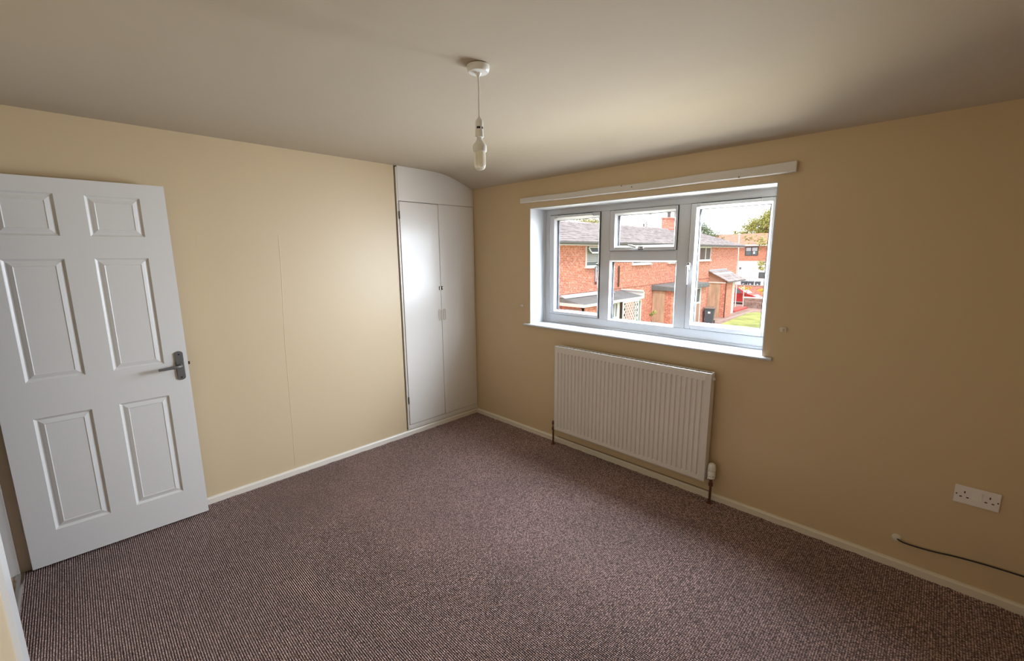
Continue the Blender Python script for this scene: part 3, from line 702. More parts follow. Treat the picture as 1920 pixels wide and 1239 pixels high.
# ------------------------------------------------------------------ pendant lamp
def build_pendant():
    PX, PY = 1.905, -1.582
    r = thing('pendant_lamp', 'white ceiling rose with a bare low-energy bulb hanging on a short flex', 'lamp', (PX, PY, H))
    MB().lathe([(0.038, 0.0), (0.0435, -0.002), (0.0435, -0.013), (0.0415, -0.020), (0.037, -0.0255), (0.012, -0.028), (0.007, -0.036), (0.0045, -0.042)], (PX, PY, H-0.001), n=40).obj('ceiling_rose', 'plastic', r, smooth=True)
    MB().tube([(PX, PY, H-0.035), (PX+0.0015, PY, H-0.10), (PX, PY, 2.125)], 0.0034, n=10).obj('flex', 'plastic', r, smooth=True)
    hd = MB().lathe([(0.004, 2.136), (0.007, 2.130), (0.0125, 2.123), (0.0150, 2.118), (0.0155, 2.098)], (PX, PY, 0), n=28).obj('lamp_holder', 'plastic', r, smooth=True)
    MB().lathe([(0.0145, 2.0985), (0.0145, 2.0895)], (PX, PY, 0), n=28).obj('shade_ring', 'black', hd, smooth=True)
    for a in (-0.3, 1.4, 3.2, 4.6):
        MB().box(PX+0.0130*math.cos(a)-0.0022, PX+0.0130*math.cos(a)+0.0022, PY+0.0130*math.sin(a)-0.0022, PY+0.0130*math.sin(a)+0.0022, 2.089, 2.099).obj('bridge', 'plastic', hd)
    MB().lathe([(0.0155, 2.0895), (0.0170, 2.064), (0.0170, 2.060), (0.0125, 2.059)], (PX, PY, 0), n=28).obj('skirt_ring', 'plastic', hd, smooth=True)
    bl = MB().lathe([(0.0105, 2.062), (0.0110, 2.050), (0.0170, 2.042), (0.0265, 2.030), (0.0275, 2.026), (0.0275, 2.010), (0.0265, 2.006), (0.0230, 2.004)], (PX, PY, 0), n=32).obj('bulb', 'plastic', r, smooth=True)
    bl['label'] = 'white compact fluorescent bulb with a clear rounded cover'
    MB().lathe([(0.0235, 2.006), (0.0238, 1.960), (0.0220, 1.948), (0.0170, 1.940), (0.0090, 1.936), (0.001, 1.935)], (PX, PY, 0), n=32, cap=False).obj('bulb_cover', 'tube_clear', bl, smooth=True)
    for k_ in range(3):
        a = 2*PI*k_/3+0.5; c, s_ = math.cos(a), math.sin(a)
        pts = []
        w_ = 0.0065; ox, oy = PX+0.0115*c, PY+0.0115*s_
        tx, ty = -s_, c
        pts.append((ox+tx*w_, oy+ty*w_, 2.006)); pts.append((ox+tx*w_, oy+ty*w_, 1.958))
        for q in range(1, 6):
            t = PI*q/6; pts.append((ox+tx*w_*math.cos(t), oy+ty*w_*math.cos(t), 1.958-0.008*math.sin(t)))
        pts.append((ox-tx*w_, oy-ty*w_, 1.958)); pts.append((ox-tx*w_, oy-ty*w_, 2.006))
        MB().tube(pts, 0.0050, n=8).obj('tube', 'tube', bl, smooth=True)
build_pendant()

# ================================================================== OUTSIDE
G = -2.75
struct('ground', MB().box(-60, 60, TH+0.3, 140, G-0.3, G), 'paving', 'pinkish paved ground between the houses', 'ground')
own = MB().box(-3, 8, TH, TH+0.02, G, -0.3).box(-3, -0.7, TH, TH+0.02, -0.3, 2.5).box(RX+0.15, 8, TH, TH+0.02, -0.3, 2.5).box(-3, 8, -4.5, TH, G, -0.35)
struct('wall_exterior', own, 'our_wall', 'red brick outside wall under the bedroom window', 'wall')
struct('roof', MB().box(-3.3, 8.3, -5.0, TH+0.30, 2.53, 2.62), 'felt', 'roof over the bedroom', 'roof')
# lawn
lw = MB().prism([(-6.15, 8.0), (-5.0, 0.7), (8.0, 0.7), (8.0, 33.4), (-5.6, 33.2), (-6.45, 31.6), (-6.35, 29.0), (-6.10, 25.3)], 2, G+0.001, G+0.03)
tag(lw.obj('lawn', 'grass'), 'green lawn beside the paved path behind the brick terrace', 'lawn', kind='stuff')
pathm = MB()
for i in range(9):
    pathm.box(-6.74, -6.47, 25.6+0.83*i, 25.6+0.83*i+0.80, G+0.001, G+0.02)
tag(pathm.obj('path_slabs', 'slab'), 'pinkish paving slabs leading past the porches', 'path', kind='stuff')

XF = -8.14
def wall_window(parent, y0, y1, z0, z1, bars=(), blind=True, xf=XF, vent=False, dark=False):
    fm = 'black_frame' if dark else 'fascia'
    f = MB(); d = 0.06; w_ = 0.06
    f.box(xf, xf+d, y0, y0+w_, z0, z1).box(xf, xf+d, y1-w_, y1, z0, z1).box(xf, xf+d, y0+w_, y1-w_, z0, z0+w_).box(xf, xf+d, y0+w_, y1-w_, z1-w_, z1)
    for b in bars: f.box(xf, xf+d, b-0.035, b+0.035, z0+w_, z1-w_)
    f.box(xf, xf+0.12, y0-0.05, y1+0.05, z0-0.06, z0)
    o = f.obj('window', fm, parent)
    ed = [y0+w_]+[q for b in bars for q in (b-0.035, b+0.035)]+[y1-w_]
    for i in range(0, len(ed), 2):
        MB().box(xf+0.015, xf+0.02, ed[i], ed[i+1], z0+w_, z1-w_).obj('pane', 'win_dark', o)
        if blind: 
            bb = MB(); zz = z0+w_+0.15
            while zz < z1-w_-0.02: bb.box(xf+0.021, xf+0.026, ed[i]+0.03, ed[i+1]-0.03, zz, zz+0.032); zz += 0.05
            bb.obj('blind', 'blind', o)
    if vent:
        # top light tilted outward
        y_a, y_b = y0+0.05, y0+0.95
        vv = MB()
        def q(t, e): return (xf+d+0.02+0.20*t+e, z1-0.02-0.30*t)
        for (t0, t1, a, b) in ((0, 1, y_a, y_a+0.06), (0, 1, y_b-0.06, y_b), (0, 0.2, y_a, y_b), (0.82, 1, y_a, y_b)):
            (xa, za), (xb, zb) = q(t0, 0), q(t1, 0)
            vv.prism([(xa, za), (xb, zb), (xb+0.04, zb+0.01), (xa+0.04, za+0.01)], 1, a, b)
        vv.obj('top_light', fm, o)
        (xa, za), (xb, zb) = q(0.1, 0.01), q(0.9, 0.01)
        MB().prism([(xa, za), (xb, zb), (xb+0.006, zb+0.002), (xa+0.006, za+0.002)], 1, y_a+0.05, y_b-0.05).obj('pane', 'win_dark', o)
    return o

def tile_courses(mb, e0, r0, ya, yb, rows, tw, th=0.05, axis='y', sgn=1):
    """stepped rows of tiles between the eaves line e0=(a,z) and ridge r0=(a,z)"""
    rnd = random.Random(3)
    for i in range(rows):
        t0, t1 = i/rows, (i+1)/rows
        a0 = e0[0]+(r0[0]-e0[0])*t0; z0 = e0[1]+(r0[1]-e0[1])*t0
        a1 = e0[0]+(r0[0]-e0[0])*t1; z1 = e0[1]+(r0[1]-e0[1])*t1
        y = ya-(tw/2 if i % 2 else 0)
        while y < yb:
            p0, p1 = max(y+0.004, ya), min(y+tw-0.004, yb)
            if p1-p0 > 0.03:
                j = rnd.uniform(0, 0.010)
                poly = [(a0, z0+j), (a0, z0+th+j), (a1, z1+0.006+j), (a1, z1-0.02)]
                mb.prism(poly, 1 if axis == 'y' else 0, p0, p1)
            y += tw
    return mb

def build_terrace():
    Y0, Y1 = 3.0, 33.55
    r = thing('brick_terrace', 'long red brick two-storey terrace with a grey tiled roof on the left', 'house', (XF, 18.0, G))
    MB().box(-15.1, XF, Y0, Y1, G, 2.06).obj('wall', ['brick_x'], r)
    gb = MB()
    for yy in (Y0, Y1-0.02): MB().prism([(-15.1, 2.06), (XF, 2.06), (-11.64, 3.24)], 1, yy, yy+0.02).obj('gable', 'brick_y', r)
    MB().box(XF, XF+0.03, Y0, Y1, -0.10, -0.04).obj('brick_band', 'brick_x', r)
    # roof
    rt = tile_courses(MB(), (XF+0.40, 2.10), (-11.64, 3.30), Y0-0.2, Y1+0.30, 12, 0.33)
    o = rt.obj('roof_tiles', 'tile_grey', r); o['kind'] = 'stuff'
    MB().prism([(XF+0.36, 2.07), (-11.64, 3.27), (-15.5, 2.06), (-15.5, 2.0), (-11.64, 3.20), (XF+0.30, 2.02)], 1, Y0-0.15, Y1+0.25).obj('roof', 'tile_grey', r)
    rg = MB(); yy = Y0-0.2
    while yy < Y1+0.2:
        rg.prism([(-11.80, 3.28), (-11.72, 3.36), (-11.64, 3.385), (-11.56, 3.36), (-11.48, 3.28)], 1, yy, yy+0.43); yy += 0.45
    o = rg.obj('ridge_tiles', 'tile_grey', r); o['kind'] = 'stuff'
    MB().box(XF, XF+0.36, Y0-0.15, Y1+0.25, 1.985, 2.00).obj('soffit', 'fascia', r)
    MB().box(XF+0.33, XF+0.36, Y0-0.15, Y1+0.25, 1.95, 2.09).obj('fascia_board', 'fascia', r)
    MB().prism([(XF+0.36, 2.10), (XF+0.36, 2.04), (XF+0.38, 2.01), (XF+0.44, 2.01), (XF+0.47, 2.04), (XF+0.47, 2.10)], 1, Y0-0.15, Y1+0.27).obj('gutter', 'gutter', r)
    # chimney
    c = MB().box(-12.05, -11.45, 28.7, 29.7, 3.15, 4.10).box(-12.09, -11.41, 28.66, 29.74, 4.10, 4.19).obj('chimney', 'brick_y', r)
    MB().lathe([(0.12, 4.19), (0.10, 4.45), (0.13, 4.5), (0.13, 4.6), (0.02, 4.66)], (-11.75, 29.2, 0), n=14).obj('chimney_pot', 'gutter', c, smooth=True)
    # windows
    wall_window(r, 13.45, 15.30, 1.02, 1.93, bars=(14.45,), vent=True)
    wall_window(r, 17.57, 19.53, 1.05, 1.93, bars=(18.5,))
    wall_window(r, 21.64, 23.60, 1.05, 1.93, bars=(22.6,))
    wall_window(r, 25.30, 28.0, 1.10, 1.97, bars=(26.1, 27.1), blind=False)
    wall_window(r, 8.2, 9.8, 1.05, 1.93, bars=(9.0,))
    for y_, za, zb in ((14.25, 0.20, 0.86), (16.25, -0.02, 1.0), (29.95, G, 0.0)):
        if y_ < 20: MB().tube([(XF+0.06, y_, za), (XF+0.06, y_, zb)], 0.04, n=8).obj('downpipe', 'pipe_dark', r)
    MB().box(XF, XF+0.16, 14.30, 14.55, 0.82, 0.95).obj('vent_box', 'gutter', r)
build_terrace()

def build_leanto():
    r = thing('flat_roofed_lean_to', 'low lean-to with a grey felt roof along the brick terrace, trellis beside its window', 'extension', (-7.6, 14.5, G))
    xf = -7.0; Y0, Y1 = 11.75, 16.6
    MB().prism([(XF+0.01, -0.22), (xf-0.02+0.1, -0.44), (xf+0.08, -0.50), (XF+0.01, -0.50)], 1, Y0-0.1, Y1).obj('roof', 'felt', r)
    MB().prism([(XF+0.01, -0.12), (XF+0.05, -0.12), (XF+0.30, -0.245), (XF+0.01, -0.20)], 1, Y0-0.1, Y1-1.0).obj('flashing', 'lead', r)
    MB().box(xf+0.08, xf+0.11, Y0-0.1, Y1+0.02, -0.55, -0.44).box(XF+.03, xf+0.08, Y0-0.13, Y0-0.10, -0.55, -0.42).obj('fascia_board', 'fascia', r)
    MB().prism([(XF+0.02, -0.14), (xf+0.11, -0.16), (xf+0.11, -0.22), (XF+0.02, -0.20)], 1, Y1-0.05, Y1+0.06).box(XF+.02, xf+0.11, Y1, Y1+0.06, -0.55, -0.16).obj('end_board', 'fascia', r)
    MB().box(XF+0.01, xf, Y0, Y0+0.1, G, -0.55).obj('side_wall', 'brick_y', r)
    MB().box(XF+0.2, xf-0.05, Y0-0.012, Y0, G, -0.62).obj('side_board', 'pink_board', r)
    MB().box(xf-0.1, xf, Y0, 13.7, G, -0.55).obj('front_wall', 'brick_x', r)
    # white glazed unit
    o = MB().box(xf-0.1, xf, 13.7, 13.78, -1.35, -0.55).box(xf-0.1, xf, 14.42, 14.60, G, -0.55).box(xf-0.1, xf, 13.78, 14.42, -1.35, -1.22).box(xf-0.1, xf, 14.20, 14.25, -1.22, -0.55).box(xf-0.1, xf, 13.78, 14.42, -0.62, -0.55).obj('window', 'fascia', r)
    MB().box(xf-0.07, xf-0.06, 13.78, 14.42, -1.22, -0.62).obj('pane', 'win_dark', o)
    MB().box(xf-0.1, xf, 13.7, 14.60, G, -1.35).obj('window_base', 'fascia', r)
    o = MB().box(xf-0.1, xf, 16.05, 16.13, -2.75, -0.55).box(xf-0.1, xf, 16.52, 16.60, -1.9, -0.55).box(xf-0.1, xf, 16.13, 16.52, -0.66, -0.55).obj('end_window', 'fascia', r)
    MB().box(xf-0.06, xf-0.05, 16.13, 16.52, -1.9, -0.66).obj('pane', 'win_dark', o)
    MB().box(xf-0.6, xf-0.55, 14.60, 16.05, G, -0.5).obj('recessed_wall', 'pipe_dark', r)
    # trellis
    xf += 0.13
    t = thing('trellis', 'white diamond lattice trellis panel in front of the lean-to', 'trellis', (xf, 15.3, G))
    fr_ = MB().box(xf+0.00, xf+0.04, 14.62, 14.68, G, -0.56).box(xf+0.0, xf+0.04, 16.0, 16.06, G, -0.56).box(xf, xf+0.04, 14.68, 16.0, -0.62, -0.56).obj('frame', 'fascia', t)
    y0, y1, z0, z1 = 14.68, 16.0, G+0.05, -0.62
    step = 0.20
    for sgn in (1, -1):
        c_ = -6.0
        while c_ < 6.0:
            # line z = z0 + sgn*1.25*(y-y0) + c_
            pts = []
            for t_ in range(0, 41):
                yy = y0+(y1-y0)*t_/40; zz = z0+sgn*1.25*(yy-y0)+c_
                if z0 <= zz <= z1: pts.append((yy, zz))
            if len(pts) >= 2:
                (a, b), (c, d) = pts[0], pts[-1]
                x_ = xf+0.012+(0.008 if sgn > 0 else 0)
                wv = 0.026
                MB().add([(x_, a, b-wv), (x_, c, d-wv), (x_, c, d+wv), (x_, a, b+wv), (x_+0.008, a, b-wv), (x_+0.008, c, d-wv), (x_+0.008, c, d+wv), (x_+0.008, a, b+wv)],
                         [(0, 3, 2, 1), (4, 5, 6, 7), (0, 1, 5, 4), (1, 2, 6, 5), (2, 3, 7, 6), (3, 0, 4, 7)]).obj('slat', 'fascia', t)
            c_ += step*1.3
build_leanto()

def build_bay():
    r = thing('flat_roofed_porch', 'flat dark-roofed brick porch with a tan boarded side in the terrace middle', 'porch', (-7.6, 22.5, G))
    xf = -7.05; Y0, Y1 = 19.95, 24.9
    MB().prism([(XF+0.01, -0.14), (xf+0.15, -0.22), (xf+0.15, -0.42), (XF+0.01, -0.42)], 1, Y0-0.12, Y1).obj('roof', 'felt', r)
    MB().box(xf+0.15, xf+0.17, Y0-0.12, Y1, -0.45, -0.40).obj('fascia_board', 'gutter', r)
    MB().box(XF+0.01, xf, Y0, Y0+0.1, G, -0.42).obj('side_wall', 'brick_y', r)
    MB().box(XF+0.03, -7.40, Y0-0.03, Y0, G, -0.45).obj('side_board', 'board', r)
    MB().box(xf-0.1, xf, Y0+0.1, 22.9, G, -0.42).obj('front_wall', 'brick_x', r)
    MB().box(xf, xf+0.01, 20.9, 21.4, G+0.4, -0.5).obj('door_panel', 'win_dark', r)
    o = MB().box(xf-0.06, xf+0.02, 22.9, 22.98, -1.35, -0.44).box(xf-0.06, xf+0.02, 23.9, 24.0, G, -0.44).box(xf-0.06, xf+0.02, 22.98, 23.9, -0.52, -0.44).box(xf-0.06, xf+0.02, 22.98, 23.9, -1.42, -1.32).obj('window', 'fascia', r)
    MB().box(xf-0.04, xf-0.03, 22.98, 23.9, -1.32, -0.52).obj('pane', 'win_dark', o)
    MB().box(xf-0.06, xf, 22.9, 23.9, G, -1.42).obj('window_base', 'pink_board', r)
    MB().box(xf-0.1, xf-0.02, 24.0, 24.9, G, -0.44).obj('end_wall', 'brick_x', r)
build_bay()

def build_porch():
    r = thing('pitched_roof_porch', 'brick porch with a sloping tiled canopy and tan boarded side by the bins', 'porch', (-7.55, 29.0, G))
    Y0, Y1 = 28.1, 31.0; xf = -7.0
    MB().box(XF+0.01, xf-0.32, Y0, Y0+0.08, G, -0.44).obj('side_board', 'board', r)
    MB().box(xf-0.32, xf, Y0-0.02, Y0+0.10, G, -0.42).obj('brick_pier', 'brick_y', r)
    MB().box(XF+0.01, xf+0.03, Y0-0.05, Y0-0.01, -0.44, -0.36).obj('side_beam', 'fascia', r)
    MB().prism([(XF+0.01, -0.36), (xf+0.0, -0.36), (xf+0.0, -0.28), (XF+0.01, 0.36)], 1, Y0, Y0+0.06).obj('side_gable', 'pink_board', r)
    MB().box(xf-0.1, xf, Y0+0.1, 29.4, G, -0.42).obj('front_wall', 'brick_x', r)
    MB().box(xf-0.4, xf-0.35, 29.4, Y1, G, -0.42).obj('door', 'fascia', r)
    MB().tube([(xf+0.03, Y0-0.04, G), (xf+0.03, Y0-0.04, -0.28)], 0.03, n=8).obj('downpipe', 'pipe_dark', r)
    # canopy slabs
    e0, e1 = (xf+0.22, -0.33), (XF+0.01, 0.36)
    rows_ = 5
    for i in range(rows_):
        t0, t1 = i/rows_, (i+1)/rows_
        a0 = e0[0]+(e1[0]-e0[0])*t0; z0 = e0[1]+(e1[1]-e0[1])*t0; a1 = e0[0]+(e1[0]-e0[0])*t1; z1 = e0[1]+(e1[1]-e0[1])*t1
        MB().prism([(a0, z0), (a0, z0+0.05), (a1, z1+0.015), (a1, z1-0.02)], 1, Y0-0.15, Y1+0.35).obj('roof_slab', 'tile_grey' if i != 3 else 'lead', r)
    MB().box(xf+0.20, xf+0.24, Y0-0.15, Y1+0.35, -0.38, -0.31).obj('fascia_board', 'gutter', r)
    MB().box(XF+0.01, XF+0.06, Y0-0.15, Y1+0.35, 0.36, 0.46).obj('flashing', 'lead', r)
    # step
    MB().box(-8.1, -7.35, 31.4, 34.4, G, G+0.12).obj('step', 'red_step', r)['label'] = 'low red painted step'
build_porch()

# white poles by the terrace end
MB_p = MB().tube([(-8.30, 34.46, G), (-8.36, 34.46, 0.6), (-8.42, 34.46, 2.95)], 0.045, n=10)
pt = thing('white_pole', 'tall thin white pole at the corner of the brick terrace', 'pole', (-8.3, 34.46, G))
MB_p.obj('pole', 'pole_white', pt, smooth=True)
MB().lathe([(0.05, 2.95), (0.11, 2.98), (0.11, 3.04), (0.03, 3.08)], (-8.42, 34.46, 0), n=12).obj('cap', 'pole_white', pt)
pt = thing('washing_post', 'short grey post standing beside the red car', 'post', (-7.82, 34.8, G))
MB().tube([(-7.82, 34.75, G), (-7.86, 34.75, -0.85)], 0.035, n=8).obj('post', 'pole_white', pt)
MB().box(-7.90, -7.82, 34.71, 34.79, -0.95, -0.84).obj('cap', 'gutter', pt)

# wheelie bins
def wheelie(x, y, label, group, lid, rz=0.0, h=1.03, name='wheelie_bin', both=True):
    r = thing(name, label, 'bin', (x, y, G+0.02), group, rz)
    b = MB()
    w0, d0, w1, d1 = 0.22, 0.24, 0.28, 0.34
    z0, z1 = 0.07, h-0.08
    b.add([(-w0, -d0, z0), (w0, -d0, z0), (w0, d0, z0), (-w0, d0, z0), (-w1, -d1, z1), (w1, -d1, z1), (w1, d1, z1), (-w1, d1, z1)],
          [(0, 3, 2, 1), (4, 5, 6, 7), (0, 1, 5, 4), (1, 2, 6, 5), (2, 3, 7, 6), (3, 0, 4, 7)])
    b.obj('body', 'bin', r, local=True, bevel=0.02)
    MB().box(-w1-0.02, w1+0.02, -d1-0.03, d1+0.01, z1-0.02, z1+0.03).obj('rim', 'bin', r, local=True)
    vs = [(-w1-0.02, -d1-0.04, z1+0.03), (w1+0.02, -d1-0.04, z1+0.03), (w1+0.02, d1+0.04, z1+0.03), (-w1-0.02, d1+0.04, z1+0.03),
          (-w1+0.03, -d1+0.02, z1+0.075), (w1-0.03, -d1+0.02, z1+0.075), (w1-0.03, d1-0.02, z1+0.095), (-w1+0.03, d1-0.02, z1+0.095)]
    MB().add(vs, [(0, 3, 2, 1), (4, 5, 6, 7), (0, 1, 5, 4), (1, 2, 6, 5), (2, 3, 7, 6), (3, 0, 4, 7)]).obj('lid', lid, r, local=True)
    MB().tube([(-w1, d1+0.07, z1+0.01), (w1, d1+0.07, z1+0.01)], 0.018, n=8).obj('handle', 'bin', r, local=True)
    for s_ in (-1, 1):
        MB().lathe([(0.10, -0.025), (0.10, 0.025)], (s_*0.26, d0+0.02, 0.10), axis=0, n=16).obj('wheel', 'tyre', r, local=True)
    MB().box(-0.07, 0.07, -d1-0.002+0.02, -d1+0.03, 0.66, 0.78).obj('label_patch', 'label', r, local=True)
    return r
wheelie(-6.72, 24.75, 'dark wheeled bin with a brown lid standing in front of the porches', 'wheeled bins by the porches', 'bin_lid', rz=0.25)
wheelie(-7.62, 24.45, 'dark wheeled bin partly hidden by the window frame, left of the brown-lidded bin', 'wheeled bins by the porches', 'bin', rz=0.4)
for i, (x, lb) in enumerate(((-13.15, 'leftmost dark wheeled bin before the distant white garage wall'), (-12.45, 'middle dark wheeled bin before the distant white garage wall'), (-11.72, 'rightmost dark wheeled bin before the distant white garage wall'))):
    wheelie(x, 52.6, lb, 'wheeled bins by the distant wall', 'bin', rz=0.1*i)

# garden walls
gw = thing('garden_wall', 'low weathered stone and brick garden wall at the end of the lawn', 'garden wall', (-2, 35.1, G))
rnd = random.Random(5)
core = MB().box(-7.9, 6, 35.02, 35.24, G, -1.99).obj('core', 'slab', gw)
cn = 0
for row in range(7):
    x = -7.9-rnd.uniform(0, 0.2); z = G+row*0.108
    while x < -3.6:
        wd = rnd.uniform(0.2, 0.5); x1 = min(x+wd, -3.6)
        if x1-max(x, -7.9) > 0.05:
            MB().box(max(x, -7.9)+0.006, x1-0.006, 34.96-rnd.uniform(0, 0.03), 35.03, z+0.006, z+0.102).obj('stone', 'brick_low' if rnd.random() < .6 else 'slab', gw)
        x = x1
MB().box(-7.95, 6, 34.92, 35.30, -1.99, -1.92).obj('coping', 'fascia', gw)
gw2 = thing('boundary_wall', 'low pinkish brick wall behind the red car', 'wall', (-8, 46.0, G))
MB().box(-12.5, 4, 45.9, 46.1, G, -1.75).obj('brickwork', 'brick_y', gw2)
MB().box(-12.5, 4, 45.86, 46.14, -1.75, -1.69).obj('coping', 'slab', gw2)

# red car
def build_car():
    X, Y = -9.30, 37.9
    r = thing('red_car', 'red hatchback car parked behind the low garden wall', 'car', (X, Y, G))
    z = G
    low = [(-11.4, 0.30), (-11.45, 0.55), (-11.38, 0.88), (-8.25, 0.90), (-7.85, 0.80), (-7.50, 0.62), (-7.42, 0.45), (-7.46, 0.22), (-11.35, 0.22)]
    top = [(-11.38, 0.88), (-11.10, 1.25), (-10.85, 1.38), (-9.6, 1.44), (-9.05, 1.38), (-8.22, 0.90)]
    hw = 0.82
    def loft(poly, ws):
        vs = []; n_ = len(poly); fs = []
        for s_ in (-1, 1):
            for (px, pz), w_ in zip(poly, ws): vs.append((px, Y+s_*w_, z+pz))
        fs = [tuple(range(n_)), tuple(range(n_, 2*n_))[::-1]]+[(i, (i+1) % n_, (i+1) % n_+n_, i+n_) for i in range(n_)]
        return MB().add(vs, fs)
    loft(low, [hw, hw, hw-0.02, hw-0.03, hw-0.08, hw-0.18, hw-0.20, hw-0.1, hw]).obj('body', 'car_red', r, bevel=0.05)
    loft(top, [hw-0.05, hw-0.17, hw-0.20, hw-0.20, hw-0.20, hw-0.08]).obj('cabin', 'car_red', r, bevel=0.04)
    # windscreen
    MB().add([(-8.30, Y-0.68, z+0.955), (-8.30, Y+0.68, z+0.955), (-9.00, Y+0.56, z+1.375), (-9.00, Y-0.56, z+1.375), (-8.32, Y-0.68, z+0.93), (-8.32, Y+0.68, z+0.93), (-9.02, Y+0.56, z+1.34), (-9.02, Y-0.56, z+1.34)],
             [(0, 1, 2, 3), (4, 7, 6, 5), (0, 4, 5, 1), (1, 5, 6, 2), (2, 6, 7, 3), (3, 7, 4, 0)]).obj('windscreen', 'blind', r)
    for s_ in (-1, 1):
        for (a, b, c, d) in ((-8.55, -9.65, -9.55, -9.1), (-9.72, -10.75, -10.65, -9.70)):
            yo, yt = Y+s_*(hw-0.055), Y+s_*(hw-0.175)
            MB().add([(a, yo, z+0.93), (b, yo, z+0.93), (c, yt, z+1.33), (d, yt, z+1.33), (a, yo-s_*0.03, z+0.93), (b, yo-s_*0.03, z+0.93), (c, yt-s_*0.03, z+1.33), (d, yt-s_*0.03, z+1.33)],
                     [(0, 1, 2, 3), (4, 7, 6, 5), (0, 4, 5, 1), (1, 5, 6, 2), (2, 6, 7, 3), (3, 7, 4, 0)]).obj('side_window', 'car_glass', r)
        for wx in (-8.25, -10.65):
            o = MB().lathe([(0.20, 0.0), (0.31, 0.01*s_), (0.31, 0.18*s_), (0.20, 0.19*s_)], (wx, Y+s_*(hw-0.17), z+0.31), axis=1, n=24).obj('wheel', 'tyre', r, smooth=True)
            MB().lathe([(0.19, 0.0), (0.19, 0.01*s_)], (wx, Y+s_*(hw+0.022), z+0.31), axis=1, n=20).obj('hub_cap', 'hub', o)
        MB().box(-7.62, -7.45, Y+s_*0.42, Y+s_*0.60, z+0.50, z+0.62).obj('headlight', 'label', r, bevel=0.02)
    MB().box(-8.75, -8.60, Y-hw-0.16, Y-hw+0.02, z+0.90, z+1.02).obj('wing_mirror', 'car_red', r, bevel=0.02)
build_car()

# far house
def build_far():
    r = thing('far_house', 'distant house with orange brick above a white lower wall and a pinkish red roof', 'house', (-14, 60, G))
    Y = 60.0
    MB().box(-34, 6, Y, Y+8, 0.48, 2.55).obj('upper_wall', 'brick_far', r)
    MB().box(-34, 6, Y-0.02, Y+8, G, 0.48).obj('lower_wall', 'render_white', r)
    rt = tile_courses(MB(), (Y-0.35, 2.62), (Y+4.0, 4.12), -34.3, 6.3, 12, 0.34, axis='x')
    o = rt.obj('roof_tiles', 'tile_red', r); o['kind'] = 'stuff'
    MB().prism([(Y-0.3, 2.58), (Y+4.0, 4.08), (Y+8.3, 2.58), (Y+8.3, 2.5), (Y-0.3, 2.5)], 0, -34.2, 6.2).obj('roof', 'tile_red', r)
    MB().box(-34.2, 6.2, Y-0.38, Y-0.30, 2.40, 2.60).obj('fascia_board', 'fascia', r)
    f = MB().box(-15.54, -15.46, Y-0.05, Y, 1.18, 2.32).box(-14.07, -13.99, Y-0.05, Y, 1.18, 2.32).box(-15.46, -14.07, Y-0.05, Y, 1.18, 1.26).box(-15.46, -14.07, Y-0.05, Y, 2.24, 2.32).box(-14.83, -14.75, Y-0.05, Y, 1.26, 2.24)
    o = f.obj('window', 'black_frame', r)
    for a, b in ((-15.46, -14.83), (-14.75, -14.07)):
        MB().box(a, b, Y-0.02, Y-0.01, 1.26, 2.24).obj('pane', 'win_dark', o)
        MB().box(a+0.03, b-0.03, Y-0.035, Y-0.022, 1.78, 2.20).obj('blind', 'blind', o)
    MB().box(-14.55, -14.35, Y-0.06, Y-0.035, 1.40, 1.70).obj('ornament', 'label', o)
    o = MB().box(-13.68, -12.3, Y-0.08, Y-0.02, -1.68, -0.95).obj('window', 'black_frame', r)
    MB().box(-13.60, -12.4, Y-0.09, Y-0.08, -1.60, -1.03).obj('pane', 'win_dark', o)
    MB().box(-16.05, -15.85, Y-0.2, Y-0.02, -0.55, -0.35).obj('wall_lamp', 'gutter', r)
    MB().box(-14.75, -14.70, Y-0.06, Y-0.02, G, 0.48).obj('panel_joint', 'blind', r)
build_far()

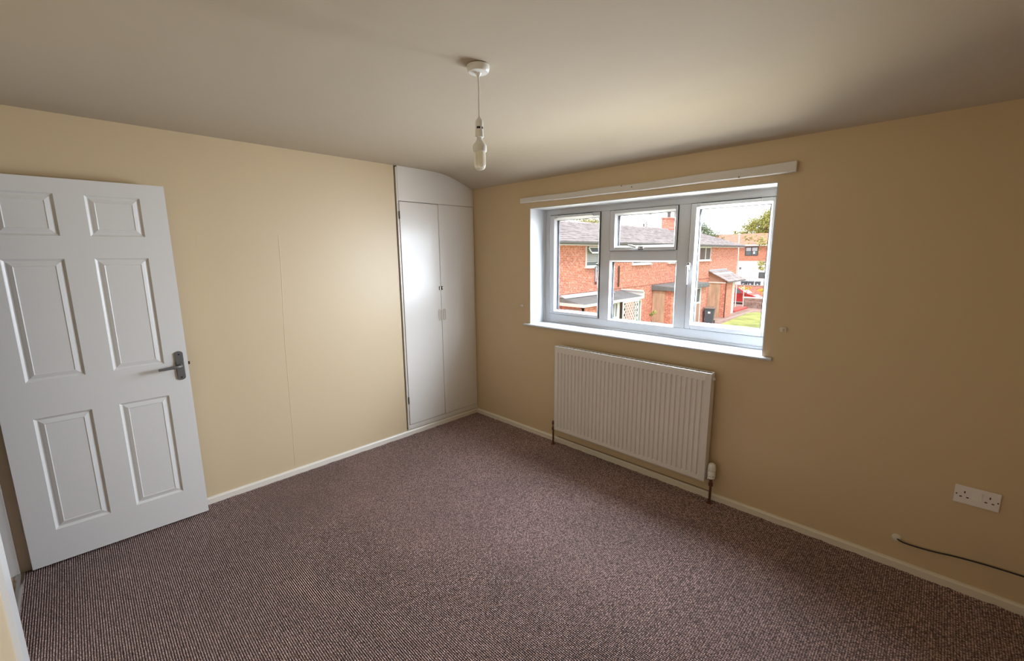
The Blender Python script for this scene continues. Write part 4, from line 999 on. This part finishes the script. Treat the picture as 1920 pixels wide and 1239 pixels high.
# trees: trunk, branches, many small leaves
def tree(name, label, cat, base, crowns, nleaf, size, m, trunk_r=0.15, seed=1, group=None, branches=7, cut=None):
    rn = random.Random(seed)
    r = thing(name, label, cat, base, group)
    c0 = crowns[0][0]
    tk = MB().tube([(base[0], base[1], base[2]-0.02), (base[0]+0.1, base[1], (base[2]+c0[2])/2), (c0[0], c0[1], c0[2])], [trunk_r, trunk_r*.75, trunk_r*.4], n=8)
    for i in range(branches):
        c, rad = rn.choice(crowns)
        d = Vector((rn.gauss(0, 1), rn.gauss(0, 1), rn.gauss(0.2, .7))).normalized()
        e = Vector(c)+Vector((d.x*rad[0], d.y*rad[1], d.z*rad[2]))*0.85
        s0 = Vector((base[0]+0.05, base[1], base[2]+(c0[2]-base[2])*rn.uniform(.6, .95)))
        tk.tube([s0, (s0+e)/2+Vector((0, 0, rn.uniform(-.1, .25))), e], [trunk_r*.35, trunk_r*.2, trunk_r*.06], n=5)
    tk.obj('trunk', 'bark', r, smooth=True)
    vs = []; fs = []
    vols = [rad[0]*rad[1]*rad[2] for _, rad in crowns]
    cl = []
    for _ in range(max(6, nleaf//45)):
        c, rad = rn.choices(crowns, weights=vols)[0]
        d = Vector((rn.gauss(0, 1), rn.gauss(0, 1), rn.gauss(0, 1))).normalized()*rn.uniform(.45, 1.0)
        cl.append((Vector((c[0]+d.x*rad[0], c[1]+d.y*rad[1], c[2]+d.z*rad[2])), min(rad)*0.30))
    for _ in range(nleaf):
        c, s_ = rn.choice(cl)
        p_ = c+Vector((rn.gauss(0, 1), rn.gauss(0, 1), rn.gauss(0, .8)))*s_*0.6
        if p_.z < base[2]+0.05: continue
        nrm = Vector((rn.gauss(0, 1), rn.gauss(0, 1), rn.gauss(0.4, 1))).normalized()
        u = nrm.orthogonal().normalized(); v = nrm.cross(u); k_ = size*rn.uniform(.6, 1.3)
        o = len(vs)
        vs += [p_-u*k_, p_+v*k_*.5+nrm*k_*.15, p_+u*k_, p_-v*k_*.5+nrm*k_*.15]; fs += [(o, o+1, o+2), (o, o+2, o+3)]
    mb_ = MB(); mb_.add(vs, fs)
    o = mb_.obj('foliage', m, r); o['kind'] = 'stuff'
    return r
tree('tree', 'green bushy tree rising behind the terrace ridge near its far end', 'tree', (-15.5, 45, G), [((-15.6, 45, 3.3), (1.9, 1.6, 1.35)), ((-14.2, 45, 2.9), (1.0, 1.0, 0.8))], 3800, 0.09, 'leaf_green', seed=2, group='trees behind the houses')
tree('tree', 'light green treetop behind the near part of the terrace roof', 'tree', (-20.5, 31, G), [((-20.0, 31, 3.7), (2.6, 1.6, 1.15))], 3800, 0.10, 'leaf_pale', seed=3, group='trees behind the houses')
tree('tree', 'thin almost bare tree behind the roof left of the chimney', 'tree', (-19.5, 40, G), [((-19.5, 40, 4.6), (1.0, 1.0, 1.5))], 160, 0.06, 'leaf_green', seed=4, trunk_r=0.10, branches=22, group='trees behind the houses')
tree('tree', 'large yellow-green tree behind the distant house on the right', 'tree', (-17.0, 75, G), [((-18.4, 75, 5.0), (2.5, 2.2, 1.9)), ((-15.6, 75, 6.4), (3.0, 2.5, 2.4)), ((-20.9, 75, 4.1), (1.5, 1.3, 1.0))], 11000, 0.14, 'leaf_yellow', seed=5, trunk_r=0.25, group='trees behind the houses')
tree('garden_tree', 'sparse leafy garden tree reaching in at the right edge of the window', 'tree', (-0.9, 20, G+0.055), [((-2.6, 20, 2.30), (0.85, 0.9, 0.70)), ((-2.1, 20, 3.0), (0.8, 0.9, 0.6)), ((-2.6, 20, 1.05), (0.50, 0.6, 0.40)), ((-0.8, 20, 2.2), (1.4, 1.2, 1.6))], 3200, 0.062, 'leaf_pale', seed=6, trunk_r=0.11, branches=12)
tree('shrub', 'yellow flowering shrub standing behind the red car bonnet', 'shrub', (-8.1, 36.2, G), [((-8.15, 36.2, -1.25), (0.35, 0.3, 0.20))], 420, 0.05, 'flower', seed=7, trunk_r=0.02, branches=6, group='yellow flowering shrubs')
tree('shrub', 'yellow flowering shrub at the right edge of the view behind the garden wall', 'shrub', (-6.6, 36.0, G), [((-6.75, 36.0, -1.45), (0.40, 0.3, 0.30))], 420, 0.05, 'flower', seed=8, trunk_r=0.02, branches=6, group='yellow flowering shrubs')
tree('garden_shrub', 'leafy green shrub growing beside the white trellis', 'shrub', (-6.55, 16.9, G), [((-6.6, 16.9, -1.6), (0.25, 0.45, 0.7)), ((-6.5, 17.6, -2.2), (0.3, 0.6, 0.4))], 500, 0.05, 'leaf_pale', seed=9, trunk_r=0.03, branches=6)
tree('garden_shrub', 'leafy shrub in front of the flat-roofed porch wall', 'shrub', (-6.35, 21.0, G), [((-6.4, 20.9, -2.0), (0.3, 0.5, 0.6)), ((-6.4, 19.6, -2.45), (0.4, 0.6, 0.25))], 600, 0.05, 'leaf_pale', seed=10, trunk_r=0.03, branches=6)
